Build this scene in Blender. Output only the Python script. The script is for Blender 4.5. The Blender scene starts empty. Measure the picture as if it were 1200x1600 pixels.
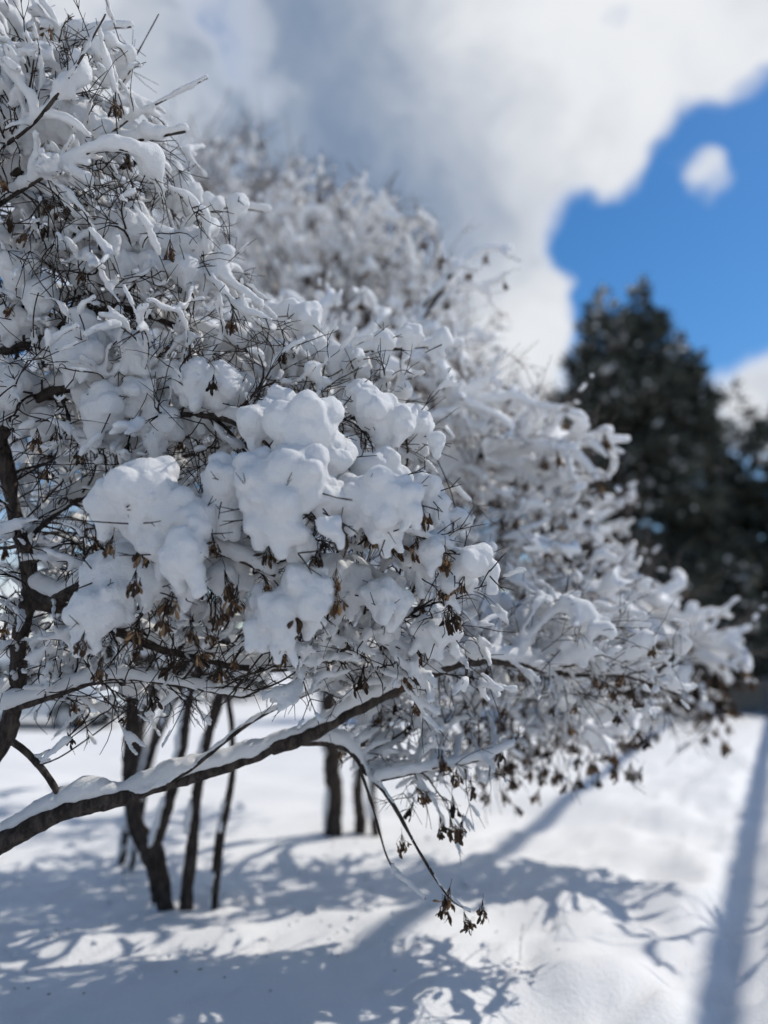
import bpy, math, random
import numpy as np
from mathutils import Vector

# ------------------------------------------------------------------ camera, sky, sun, exposure
sc = bpy.context.scene
COL = sc.collection
R = math.radians
F = 1209.0                      # focal length in pixels of a 1200 x 1600 frame
PITCH = R(11.0)
CAM = np.array([0.0, 0.0, 1.5])
FWD = np.array([0.0, math.cos(PITCH), math.sin(PITCH)])
UPV = np.array([0.0, -math.sin(PITCH), math.cos(PITCH)])
RGT = np.array([1.0, 0.0, 0.0])

cam = bpy.data.cameras.new('camera')
cam.sensor_fit = 'VERTICAL'
cam.sensor_height = 32.0
cam.lens = 32.0 * F / 1600.0
cam.clip_start = 0.05
cam.clip_end = 3000.0
cam.dof.use_dof = True
cam.dof.focus_distance = 2.65
cam.dof.aperture_fstop = 0.60
camo = bpy.data.objects.new('camera', cam)
camo.location = CAM
camo.rotation_euler = (math.pi / 2 + PITCH, 0, 0)
COL.objects.link(camo)
sc.camera = camo

SUN_AZ, SUN_EL = R(62.0), R(49.0)
SUN = np.array([math.sin(SUN_AZ) * math.cos(SUN_EL), math.cos(SUN_AZ) * math.cos(SUN_EL), math.sin(SUN_EL)])
sl = bpy.data.lights.new('sun', 'SUN')
sl.energy = 3.6
sl.angle = R(0.53)
sl.color = (1.0, 0.95, 0.87)
so = bpy.data.objects.new('sun', sl)
so.rotation_euler = Vector(-SUN).to_track_quat('-Z', 'Y').to_euler()
so.location = SUN * 40
COL.objects.link(so)

sc.view_settings.view_transform = 'Standard'
sc.view_settings.look = 'None'
sc.view_settings.exposure = 0.12
sc.view_settings.gamma = 1.0
sc.view_settings.use_curve_mapping = False
sc.render.engine = 'CYCLES'
sc.cycles.use_denoising = True
sc.cycles.max_bounces = 5
sc.cycles.use_adaptive_sampling = True
sc.cycles.adaptive_threshold = 0.02
sc.cycles.diffuse_bounces = 4
sc.cycles.transparent_max_bounces = 8
sc.cycles.caustics_reflective = False
sc.cycles.caustics_refractive = False


def ray(px, py):
    return FWD + RGT * ((px - 600.0) / F) + UPV * ((800.0 - py) / F)


def P(px, py, d):
    """point seen at a pixel of the 1200 x 1600 frame, d metres deep"""
    return CAM + ray(px, py) * d


def G(px, py, z=0.0):
    r = ray(px, py)
    return CAM + r * ((z - CAM[2]) / r[2])


class NT:
    """short hand for building node trees"""
    def __init__(s, nt):
        s.nt = nt

    def n(s, t, **kw):
        x = s.nt.nodes.new(t)
        for k, v in kw.items():
            setattr(x, k, v)
        return x

    def l(s, a, b):
        s.nt.links.new(a, b)

    def put(s, sock, v):
        if hasattr(v, 'links'):
            s.l(v, sock)
        else:
            sock.default_value = v

    def m(s, op, a, b=0.0, c=None, clamp=False):
        x = s.n('ShaderNodeMath', operation=op)
        x.use_clamp = clamp
        s.put(x.inputs[0], a)
        s.put(x.inputs[1], b)
        if c is not None:
            s.put(x.inputs[2], c)
        return x.outputs[0]

    def ss(s, v, a, b, lo=0.0, hi=1.0):
        x = s.n('ShaderNodeMapRange', interpolation_type='SMOOTHSTEP')
        s.put(x.inputs['Value'], v)
        s.put(x.inputs['From Min'], a)
        s.put(x.inputs['From Max'], b)
        s.put(x.inputs['To Min'], lo)
        s.put(x.inputs['To Max'], hi)
        return x.outputs[0]

    def noise(s, vec, scale, detail=4, rough=0.5, dist=0.0):
        x = s.n('ShaderNodeTexNoise')
        if vec is not None:
            s.l(vec, x.inputs['Vector'])
        x.inputs['Scale'].default_value = scale
        x.inputs['Detail'].default_value = detail
        x.inputs['Roughness'].default_value = rough
        x.inputs['Distortion'].default_value = dist
        return x.outputs[0]

    def mix(s, f, a, b):
        x = s.n('ShaderNodeMix', data_type='RGBA')
        s.put(x.inputs[0], f)
        s.put(x.inputs[6], a)
        s.put(x.inputs[7], b)
        return x.outputs[2]


def make_world():
    w = bpy.data.worlds.new('World')
    sc.world = w
    w.use_nodes = True
    w.cycles.sampling_method = 'MANUAL'
    w.cycles.sample_map_resolution = 256
    t = NT(w.node_tree)
    w.node_tree.nodes.clear()
    out = t.n('ShaderNodeOutputWorld')
    sky = t.n('ShaderNodeTexSky', sky_type='NISHITA', sun_disc=False)
    sky.sun_elevation = SUN_EL
    sky.sun_rotation = SUN_AZ
    sky.air_density = 1.0
    sky.dust_density = 0.15
    sky.ozone_density = 3.0
    hs = t.n('ShaderNodeHueSaturation')
    hs.inputs['Saturation'].default_value = 1.3
    hs.inputs['Value'].default_value = 1.0
    t.l(sky.outputs[0], hs.inputs['Color'])
    b1 = t.n('ShaderNodeBackground')
    b1.inputs[1].default_value = 0.108
    t.l(hs.outputs[0], b1.inputs[0])
    tc = t.n('ShaderNodeTexCoord')
    D = tc.outputs['Generated']
    # warp the direction a little so that cloud edges billow
    wn = t.n('ShaderNodeTexNoise')
    t.l(D, wn.inputs['Vector'])
    wn.inputs['Scale'].default_value = 9.0
    wn.inputs['Detail'].default_value = 2.0
    sub = t.n('ShaderNodeVectorMath', operation='SUBTRACT')
    t.l(wn.outputs['Color'], sub.inputs[0])
    sub.inputs[1].default_value = (0.5, 0.5, 0.5)
    mad = t.n('ShaderNodeVectorMath', operation='MULTIPLY_ADD')
    t.l(sub.outputs[0], mad.inputs[0])
    mad.inputs[1].default_value = (0.11, 0.11, 0.11)
    t.l(D, mad.inputs[2])
    nz = t.n('ShaderNodeVectorMath', operation='NORMALIZE')
    t.l(mad.outputs[0], nz.inputs[0])
    DW = nz.outputs[0]

    def blob(px, py, rad, wgt, soft=0.75):
        d = ray(px, py)
        d = d / np.linalg.norm(d)
        dp = t.n('ShaderNodeVectorMath', operation='DOT_PRODUCT')
        t.l(DW, dp.inputs[0])
        dp.inputs[1].default_value = tuple(d)
        a = math.atan(rad / F)
        return t.ss(dp.outputs['Value'], math.cos(a * (1 + soft)), math.cos(a * (1 - soft)), 0.0, wgt)

    def total(lst, start):
        acc = start
        for b in lst:
            acc = t.m('ADD', acc, blob(*b))
        return acc
    n1 = t.noise(DW, 4.6, 4, 0.55)
    n2 = t.noise(DW, 12.0, 4, 0.65)
    base = t.m('MULTIPLY_ADD', n1, 1.7, -0.85)
    base = t.m('ADD', base, t.m('MULTIPLY_ADD', n2, 1.3, -0.65))
    dens = total([(520, 190, 330, 0.85), (850, 140, 250, 0.85), (1150, 70, 160, 1.05), (240, 60, 220, 0.30), (930, 260, 70, 0.4, 0.9),
                  (800, 470, 95, 0.9, 0.7), (730, 400, 60, 0.5, 0.7), (740, 620, 130, 0.8, 0.7), (1215, 580, 105, 1.0, 0.6), (1112, 298, 30, 1.3, 0.95),
                  (440, 10, 100, -0.62, 0.95), (1060, 400, 150, -1.0, 0.7), (1185, 315, 125, -1.5, 0.75), (350, 110, 60, -0.3, 0.9), (985, 480, 90, -0.7, 0.7),
                  (960, 560, 70, -0.7), (965, 38, 26, -1.5, 0.9), (1200, 0, 30, -0.6, 0.9), (870, 358, 48, -1.1, 0.8), (940, 330, 40, -0.4, 0.9)], base)
    sp = t.n('ShaderNodeSeparateXYZ')
    t.l(D, sp.inputs[0])
    dens = t.m('ADD', dens, t.ss(sp.outputs['Z'], 0.17, -0.02, 0.0, 0.75))     # a distant bank of cloud all round the horizon
    cover = t.ss(dens, -0.15, 0.75)
    thick = total([(470, 230, 260, 0.85), (640, 230, 120, 0.2), (850, 230, 90, 0.25), (860, 60, 170, -0.35), (1200, 560, 60, 0.3, 0.6), (480, 150, 140, 0.15), (1010, 150, 60, 0.25, 0.9)],
                  t.m('MULTIPLY_ADD', n1, 1.5, -0.72))
    thick = t.m('ADD', thick, t.m('MULTIPLY_ADD', n2, 0.9, -0.45))
    grey = t.ss(thick, -0.35, 1.6)
    grey = t.m('MULTIPLY', grey, t.ss(dens, 0.15, 0.8))
    cc = t.mix(grey, (0.90, 0.92, 0.95, 1), (0.20, 0.28, 0.42, 1))
    b2 = t.n('ShaderNodeBackground')
    t.l(cc, b2.inputs[0])
    b2.inputs[1].default_value = 0.86
    ms = t.n('ShaderNodeMixShader')
    t.l(cover, ms.inputs[0])
    t.l(b1.outputs[0], ms.inputs[1])
    t.l(b2.outputs[0], ms.inputs[2])
    t.l(ms.outputs[0], out.inputs[0])


make_world()

# ------------------------------------------------------------------ numeric helpers
rng = np.random.default_rng(11)
random.seed(5)


def norm(v):
    v = np.asarray(v, float)
    return v / np.maximum(np.linalg.norm(v, axis=-1, keepdims=True), 1e-9)


def vnoise(p, scale, seed=0):
    """value noise 0..1 on points"""
    p = np.asarray(p, float) * scale + seed * 17.13
    i = np.floor(p).astype(np.int64)
    f = p - i
    f = f * f * (3 - 2 * f)

    def h(a):
        n = a[..., 0] * 374761393 + a[..., 1] * 668265263 + a[..., 2] * 2147483647 + seed * 1274126177
        n = (n ^ (n >> 13)) * 1274126177
        n = n ^ (n >> 16)
        return (n & 0xffff) / 65535.0
    r = 0
    for dx in (0, 1):
        for dy in (0, 1):
            for dz in (0, 1):
                w = (f[..., 0] if dx else 1 - f[..., 0]) * (f[..., 1] if dy else 1 - f[..., 1]) * (f[..., 2] if dz else 1 - f[..., 2])
                r = r + w * h(i + np.array([dx, dy, dz]))
    return r


def sstep(x, a, b):
    t = np.clip((x - a) / (b - a), 0, 1)
    return t * t * (3 - 2 * t)


def mesh_np(name, v, polys, smooth=True):
    """polys: int array (n, 3 or 4), or a list of such arrays"""
    if not isinstance(polys, list):
        polys = [polys]
    polys = [p for p in polys if len(p)]
    me = bpy.data.meshes.new(name)
    v = np.asarray(v, np.float32)
    me.vertices.add(len(v))
    me.vertices.foreach_set('co', v.ravel())
    loops = np.concatenate([p.ravel() for p in polys]).astype(np.int32)
    tot = np.concatenate([np.full(len(p), p.shape[1]) for p in polys]).astype(np.int32)
    st = np.concatenate([[0], np.cumsum(tot)[:-1]]).astype(np.int32)
    me.loops.add(len(loops))
    me.loops.foreach_set('vertex_index', loops)
    me.polygons.add(len(tot))
    me.polygons.foreach_set('loop_start', st)
    me.polygons.foreach_set('loop_total', tot)
    me.polygons.foreach_set('use_smooth', np.full(len(tot), smooth))
    me.update(calc_edges=True)
    return me


def obj(name, me, mat=None, parent=None, kind=None):
    o = bpy.data.objects.new(name, me)
    COL.objects.link(o)
    if mat is not None and me is not None and not me.materials:
        me.materials.append(mat)
    if parent is not None:
        o.parent = parent
        o.matrix_parent_inverse = parent.matrix_basis.inverted()
    if kind:
        o['kind'] = kind
    return o


def thing(name, label, cat, loc=(0, 0, 0), group=None):
    o = bpy.data.objects.new(name, None)
    COL.objects.link(o)
    o.location = loc
    o.empty_display_size = 0.2
    o['label'] = label
    o['category'] = cat
    if group:
        o['group'] = group
    return o


def tubes(chains, sides=5):
    """chains: list of (pts (K,3), radii (K,)) -> verts, quads"""
    byk = {}
    for p, r in chains:
        byk.setdefault(len(p), []).append((p, r))
    V, Q, off = [], [], 0
    a = np.arange(sides) * 2 * math.pi / sides
    for k, lst in byk.items():
        if k < 2:
            continue
        p = np.array([c[0] for c in lst])
        r = np.array([c[1] for c in lst])
        t = np.empty_like(p)
        t[:, 1:-1] = p[:, 2:] - p[:, :-2]
        t[:, 0] = p[:, 1] - p[:, 0]
        t[:, -1] = p[:, -1] - p[:, -2]
        t = norm(t)
        mean = norm(p[:, -1] - p[:, 0])
        ref = np.where(np.abs(mean[:, 2:3]) < 0.75, np.array([[0, 0, 1.0]]), np.array([[1.0, 0.15, 0]]))
        n1 = norm(np.cross(t, ref[:, None, :]))
        n2 = np.cross(t, n1)
        v = p[:, :, None, :] + r[:, :, None, None] * (np.cos(a)[None, None, :, None] * n1[:, :, None, :] + np.sin(a)[None, None, :, None] * n2[:, :, None, :])
        M = len(lst)
        idx = np.arange(M * k * sides).reshape(M, k, sides) + off
        q = np.stack([idx[:, :-1, :], np.roll(idx, -1, 2)[:, :-1, :], np.roll(idx, -1, 2)[:, 1:, :], idx[:, 1:, :]], -1).reshape(-1, 4)
        V.append(v.reshape(-1, 3))
        Q.append(q)
        off += M * k * sides
    if not V:
        return np.zeros((0, 3)), np.zeros((0, 4), int)
    return np.concatenate(V), np.concatenate(Q)


def resample(pts, step):
    pts = np.asarray(pts, float)
    # Catmull-Rom through the points, then even spacing
    if len(pts) > 2:
        e = np.vstack([2 * pts[0] - pts[1], pts, 2 * pts[-1] - pts[-2]])
        out = []
        for i in range(1, len(e) - 2):
            for t in np.linspace(0, 1, 12, endpoint=False):
                a, b, c, d = e[i - 1], e[i], e[i + 1], e[i + 2]
                out.append(0.5 * (2 * b + (c - a) * t + (2 * a - 5 * b + 4 * c - d) * t * t + (3 * b - a - 3 * c + d) * t ** 3))
        out.append(pts[-1])
        pts = np.array(out)
    seg = np.linalg.norm(np.diff(pts, axis=0), axis=1)
    s = np.concatenate([[0], np.cumsum(seg)])
    n = max(2, int(s[-1] / step) + 1)
    q = np.linspace(0, s[-1], n)
    return np.stack([np.interp(q, s, pts[:, k]) for k in range(3)], 1)


# ------------------------------------------------------------------ materials
def new_mat(name):
    m = bpy.data.materials.new(name)
    m.use_nodes = True
    t = NT(m.node_tree)
    b = m.node_tree.nodes['Principled BSDF']
    return m, t, b


def snow_mat(name, sss, fine, coarse, bump, trans=0.0, alb=1.0):
    m, t, b = new_mat(name)
    tc = t.n('ShaderNodeTexCoord').outputs['Object']
    n1 = t.noise(tc, coarse, 2, 0.6)
    b.inputs['Base Color'].default_value = (0.88, 0.90, 0.93, 1)
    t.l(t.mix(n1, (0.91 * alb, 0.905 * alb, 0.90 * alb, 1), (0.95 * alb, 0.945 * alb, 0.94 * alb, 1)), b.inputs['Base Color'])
    b.inputs['Roughness'].default_value = 0.62
    b.inputs['Specular IOR Level'].default_value = 0.25
    b.inputs['Subsurface Weight'].default_value = sss
    b.inputs['Subsurface Radius'].default_value = (1.0, 1.05, 1.15)
    b.inputs['Subsurface Scale'].default_value = 0.012
    h = t.noise(tc, fine * 0.3, 4, 0.72)
    bp = t.n('ShaderNodeBump')
    bp.inputs['Strength'].default_value = bump
    bp.inputs['Distance'].default_value = 0.012
    t.l(h, bp.inputs['Height'])
    t.l(bp.outputs[0], b.inputs['Normal'])
    if trans:
        tr = t.n('ShaderNodeBsdfTranslucent')
        tr.inputs['Color'].default_value = (0.90, 0.92, 0.94, 1)
        mx = t.n('ShaderNodeMixShader')
        mx.inputs[0].default_value = trans
        t.l(b.outputs[0], mx.inputs[1])
        t.l(tr.outputs[0], mx.inputs[2])
        t.l(mx.outputs[0], m.node_tree.nodes['Material Output'].inputs['Surface'])
    return m


def bark_mat(name, c1, c2, scale=40):
    m, t, b = new_mat(name)
    tc = t.n('ShaderNodeTexCoord').outputs['Object']
    mp = t.n('ShaderNodeMapping')
    mp.inputs['Scale'].default_value = (1, 1, 0.35)
    t.l(tc, mp.inputs[0])
    n = t.noise(mp.outputs[0], scale, 6, 0.65)
    t.l(t.mix(t.ss(n, 0.35, 0.7), c1, c2), b.inputs['Base Color'])
    b.inputs['Roughness'].default_value = 0.85
    b.inputs['Specular IOR Level'].default_value = 0.2
    bp = t.n('ShaderNodeBump')
    bp.inputs['Strength'].default_value = 0.6
    bp.inputs['Distance'].default_value = 0.006
    t.l(n, bp.inputs['Height'])
    t.l(bp.outputs[0], b.inputs['Normal'])
    return m


def plain(name, col, rough=0.6, metal=0.0, spec=0.5, var=0.25, scale=8):
    m, t, b = new_mat(name)
    tc = t.n('ShaderNodeTexCoord').outputs['Object']
    n = t.noise(tc, scale, 5, 0.6)
    lo = tuple(c * (1 - var) for c in col) + (1,)
    hi = tuple(min(1, c * (1 + var)) for c in col) + (1,)
    t.l(t.mix(n, lo, hi), b.inputs['Base Color'])
    b.inputs['Roughness'].default_value = rough
    b.inputs['Metallic'].default_value = metal
    b.inputs['Specular IOR Level'].default_value = spec
    return m


M_SNOW = snow_mat('snow', 0.0, 420, 12, 0.75, 0.30)
M_SNOW_FAR = snow_mat('snow_far', 0.0, 90, 5, 0.3, 0.2)
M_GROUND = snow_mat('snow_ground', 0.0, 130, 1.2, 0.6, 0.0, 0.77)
M_BARK = bark_mat('bark', (0.018, 0.014, 0.012, 1), (0.075, 0.058, 0.048, 1))
M_TWIG = bark_mat('twig_bark', (0.012, 0.009, 0.008, 1), (0.055, 0.038, 0.030, 1), 60)
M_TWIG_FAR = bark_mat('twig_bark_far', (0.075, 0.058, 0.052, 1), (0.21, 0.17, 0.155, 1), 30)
M_SEED = plain('dry_samara', (0.17, 0.10, 0.048), 0.8, 0, 0.1, 0.75, 70)
M_SEED2 = plain('dark_samara', (0.06, 0.034, 0.019), 0.8, 0, 0.1, 0.7, 60)
for _m in (M_SEED, M_SEED2):            # every bunch weathered differently
    _t = NT(_m.node_tree)
    _b = _m.node_tree.nodes['Principled BSDF']
    _src = _b.inputs['Base Color'].links[0].from_socket
    _oi = _t.n('ShaderNodeObjectInfo')
    _h = _t.n('ShaderNodeHueSaturation')
    _t.l(_t.ss(_oi.outputs['Random'], 0.0, 1.0, 0.45, 1.7), _h.inputs['Value'])
    _t.l(_t.m('MULTIPLY_ADD', _oi.outputs['Random'], 0.35, 0.65), _h.inputs['Saturation'])
    _t.l(_src, _h.inputs['Color'])
    _t.l(_h.outputs[0], _b.inputs['Base Color'])

# ------------------------------------------------------------------ the ground
rut_a = G(1141, 1600)[:2]
rut_b = G(1196, 1180)[:2]
rut_d = (rut_b - rut_a) / np.linalg.norm(rut_b - rut_a)
rut_n = np.array([rut_d[1], -rut_d[0]])


def ground_z(x, y):
    x = np.asarray(x, float)
    y = np.asarray(y, float)
    p = np.stack([x, y, np.zeros_like(x)], -1)
    near = np.exp(-np.hypot(x, y - 6) / 30)
    z = 0.16 * (vnoise(p, 0.22, 3) - 0.5) + 0.11 * (vnoise(p, 0.7, 4) - 0.5) + 0.07 * (vnoise(p, 1.7, 17) - 0.5) * near
    # wind ripples, long in one direction
    pr = np.stack([x * 0.9 + y * 0.25, y * 2.6 - x * 0.5, np.zeros_like(x)], -1)
    z = z + (0.12 * (vnoise(pr, 1.0, 5) - 0.5) + 0.055 * (vnoise(pr, 2.7, 6) - 0.5)) * near
    z = z + (0.016 * (vnoise(p, 8.0, 7) - 0.5) + 0.008 * (vnoise(p, 17.0, 2) - 0.5)) * near
    # pits and clods where snow has dropped from the branches
    z = z - 0.035 * sstep(vnoise(p, 4.3, 14), 0.74, 0.86) * near + 0.025 * sstep(vnoise(p, 6.1, 15), 0.76, 0.88) * near
    # foot track along the path
    s = (x - rut_a[0]) * rut_d[0] + (y - rut_a[1]) * rut_d[1]
    t = (x - rut_a[0]) * rut_n[0] + (y - rut_a[1]) * rut_n[1]
    wob = 0.10 * (vnoise(np.stack([s, s * 0, s * 0], -1), 0.8, 8) - 0.5) + 0.05 * (vnoise(np.stack([s, s * 0, s * 0], -1), 3.0, 9) - 0.5)
    t = t + wob
    zone = np.exp(-(s / 30) ** 2)
    z = z - 0.07 * sstep(t, -0.26, -0.04) * (1 - sstep(t, 0.06, 0.2)) * zone
    z = z + 0.04 * np.exp(-((t - 0.28) / 0.14) ** 2) * zone
    # trampled lumps beside it
    foot = np.exp(-((t - 0.35) / 0.8) ** 2) + 0.8 * np.exp(-((t + 0.8) / 0.7) ** 2)
    z = z + foot * zone * 0.12 * (sstep(vnoise(p, 2.2, 12), 0.25, 0.8) - 0.5) * sstep(np.abs(t), 0.1, 0.3)
    z = z + foot * zone * 0.03 * (vnoise(p, 6.0, 13) - 0.5)
    # far land rises slowly
    z = z + 0.004 * np.maximum(y - 40, 0)
    return z


def gz(x, y):
    return float(ground_z(np.array([x]), np.array([y]))[0])


def make_ground():
    n = 410
    u = np.linspace(-1, 1, n)
    tt = -0.8 + 0.25 * u + 620 * np.sinh(u * 7.4) / np.sinh(7.4)      # across the track
    v = np.linspace(0, 1, n)
    ss = -9 + 14 * v + 800 * np.sinh((v - 0.25) * 8.6) / np.sinh(8.6 * 0.75)
    T, S = np.meshgrid(tt, ss)
    X = rut_a[0] + S * rut_d[0] + T * rut_n[0]
    Y = rut_a[1] + S * rut_d[1] + T * rut_n[1]
    Z = ground_z(X, Y)
    idx = np.arange(n * n).reshape(n, n)
    q = np.stack([idx[:-1, :-1], idx[:-1, 1:], idx[1:, 1:], idx[1:, :-1]], -1).reshape(-1, 4)
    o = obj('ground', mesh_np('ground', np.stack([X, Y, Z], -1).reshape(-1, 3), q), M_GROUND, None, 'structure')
    o['label'] = 'snow covered ground with tree shadows and a trodden track'
    return o


make_ground()

# ------------------------------------------------------------------ snow as a union of balls
_grp = {}


def ball_group(voxel):
    if voxel in _grp:
        return _grp[voxel]
    g = bpy.data.node_groups.new('balls_to_snow', 'GeometryNodeTree')
    g.interface.new_socket('Geometry', in_out='INPUT', socket_type='NodeSocketGeometry')
    g.interface.new_socket('Geometry', in_out='OUTPUT', socket_type='NodeSocketGeometry')
    t = NT(g)
    i = t.n('NodeGroupInput')
    o = t.n('NodeGroupOutput')
    a = t.n('GeometryNodeInputNamedAttribute', data_type='FLOAT')
    a.inputs['Name'].default_value = 'rad'
    mp = t.n('GeometryNodeMeshToPoints')
    t.l(i.outputs[0], mp.inputs['Mesh'])
    t.l(a.outputs[0], mp.inputs['Radius'])
    pv = t.n('GeometryNodePointsToVolume', resolution_mode='VOXEL_SIZE')
    t.l(mp.outputs[0], pv.inputs['Points'])
    t.l(a.outputs[0], pv.inputs['Radius'])
    pv.inputs['Voxel Size'].default_value = voxel
    vm = t.n('GeometryNodeVolumeToMesh', resolution_mode='GRID')
    vm.inputs['Threshold'].default_value = 0.3
    vm.inputs['Adaptivity'].default_value = 0.25 if voxel > 0.012 else 0.06
    t.l(pv.outputs[0], vm.inputs['Volume'])
    t.l(vm.outputs[0], o.inputs[0])
    _grp[voxel] = g
    return g


def snow_mesh(name, pts, rad, voxel, smooth=3, rough=0.0, rscale=30.0, rough2=0.0):
    """union of balls -> smoothed, slightly lumpy snow"""
    me = bpy.data.meshes.new('tmp')
    me.vertices.add(len(pts))
    me.vertices.foreach_set('co', np.asarray(pts, np.float32).ravel())
    at = me.attributes.new('rad', 'FLOAT', 'POINT')
    at.data.foreach_set('value', (np.asarray(rad) + 0.9 * voxel).astype(np.float32))
    o = bpy.data.objects.new('tmp', me)
    COL.objects.link(o)
    md = o.modifiers.new('g', 'NODES')
    md.node_group = ball_group(voxel)
    dg = bpy.context.evaluated_depsgraph_get()
    ev = o.evaluated_get(dg)
    em = ev.to_mesh()
    n = len(em.vertices)
    v = np.empty(n * 3, np.float32)
    em.vertices.foreach_get('co', v)
    v = v.reshape(-1, 3).astype(float)
    nl = len(em.loops)
    li = np.empty(nl, np.int32)
    em.loops.foreach_get('vertex_index', li)
    lt = np.empty(len(em.polygons), np.int32)
    em.polygons.foreach_get('loop_total', lt)
    ne = len(em.edges)
    e = np.empty(ne * 2, np.int32)
    em.edges.foreach_get('vertices', e)
    e = e.reshape(-1, 2)
    ev.to_mesh_clear()
    bpy.data.objects.remove(o)
    bpy.data.meshes.remove(me)
    deg = np.bincount(e.ravel(), minlength=n).astype(float)
    for it in range(smooth):
        s = np.stack([np.bincount(e[:, 0], v[e[:, 1], k], n) + np.bincount(e[:, 1], v[e[:, 0], k], n) for k in range(3)], 1)
        v = v + 0.6 * (s / np.maximum(deg, 1)[:, None] - v)
    quad = lt == 4
    st = np.concatenate([[0], np.cumsum(lt)[:-1]])
    polys = []
    if quad.any():
        polys.append(li[st[quad][:, None] + np.arange(4)])
    if (lt == 3).any():
        polys.append(li[st[lt == 3][:, None] + np.arange(3)])
    if rough > 0:
        d = np.stack([vnoise(v, rscale, 40 + k) - 0.5 for k in range(3)], 1) + 0.45 * np.stack([vnoise(v, rscale * 2.6, 50 + k) - 0.5 for k in range(3)], 1)
        v = v + d * rough * 2
        if rough2:
            v = v + np.stack([vnoise(v, 11, 56 + k) - 0.5 for k in range(3)], 1) * rough2 * 2
    return mesh_np(name, v, polys)


# ------------------------------------------------------------------ tree growing
def colonise(pos, par, att, step, kill, iters, bias, axis=None, inertia=0.7, flow=0.55):
    """space colonisation from the given nodes to the attractor points"""
    pos = [np.asarray(p, float) for p in pos]
    par = list(par)
    A = np.asarray(att, float)
    N = np.array(pos)
    dm = np.full(len(A), 1e9)
    ni = np.zeros(len(A), int)
    for s in range(0, len(A), 2000):
        d = np.linalg.norm(A[s:s + 2000, None] - N[None], axis=2)
        ni[s:s + 2000] = d.argmin(1)
        dm[s:s + 2000] = d.min(1)
    alive = dm > kill
    cnt = {}
    allp = np.zeros((len(pos) + 60000, 3))
    allp[:len(pos)] = N
    m = len(pos)
    for it in range(iters):
        if not alive.any():
            break
        ia = np.where(alive)[0]
        dv = norm(A[ia] - allp[ni[ia]])
        u, inv = np.unique(ni[ia], return_inverse=True)
        acc = np.zeros((len(u), 3))
        np.add.at(acc, inv, dv)
        pu = allp[u]
        pp = np.array([par[k] if par[k] >= 0 else k for k in u])
        acc = norm(acc) + bias + rng.normal(0, 0.12, acc.shape) + inertia * norm(pu - allp[pp])
        if axis is not None:
            rad = pu - axis
            rh = np.linalg.norm(rad[:, :2], axis=1)
            fl = np.column_stack([rad[:, 0] / (rh + 1e-6), rad[:, 1] / (rh + 1e-6), 0.55 - 0.42 * rh + 0.25 * rad[:, 2]])
            acc = acc + flow * norm(fl)
        newp, newpar = [], []
        for j, node in enumerate(u):
            c = cnt.get(node, 0)
            if c >= 3:
                k = ia[inv == j]
                alive[k] = False
                continue
            cnt[node] = c + 1
            newp.append(allp[node] + step * acc[j] / np.linalg.norm(acc[j]))
            newpar.append(node)
        if not newp:
            continue
        newp = np.array(newp)
        k = len(newp)
        if m + k > len(allp):
            break
        allp[m:m + k] = newp
        par.extend(newpar)
        ia = np.where(alive)[0]
        for s in range(0, len(ia), 3000):
            b = ia[s:s + 3000]
            d = np.linalg.norm(A[b, None] - newp[None], axis=2)
            q = d.argmin(1)
            dd = d[np.arange(len(b)), q]
            imp = dd < dm[b]
            dm[b[imp]] = dd[imp]
            ni[b[imp]] = m + q[imp]
        alive &= dm > kill
        m += k
    return allp[:m], np.array(par)


def chains_of(pos, par, nlimb, rtip, power, rmax):
    """radii by the pipe model, then the grown part cut into unbranched chains"""
    n = len(pos)
    cs = np.zeros(n)
    kids = [[] for _ in range(n)]
    for i in range(n - 1, -1, -1):
        if cs[i] == 0:
            cs[i] = rtip ** power
        p = par[i]
        if p >= 0:
            cs[p] += cs[i]
            kids[p].append(i)
    rad = np.minimum(cs ** (1 / power), rmax)
    out = []
    starts = [(par[i], i) for i in range(nlimb, n) if par[i] < nlimb]
    while starts:
        a, b = starts.pop()
        ch = [a, b]
        while kids[ch[-1]]:
            ks = sorted(kids[ch[-1]], key=lambda k: -rad[k])
            for k in ks[1:]:
                starts.append((ch[-1], k))
            ch.append(ks[0])
        p = pos[ch].copy()
        r = rad[ch].copy()
        r[0] = min(r[0], r[1] * 1.25)
        if len(p) > 3:
            for _ in range(2):
                p[1:-1] = 0.5 * p[1:-1] + 0.25 * (p[:-2] + p[2:])
        out.append((p, r))
    return out


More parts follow.
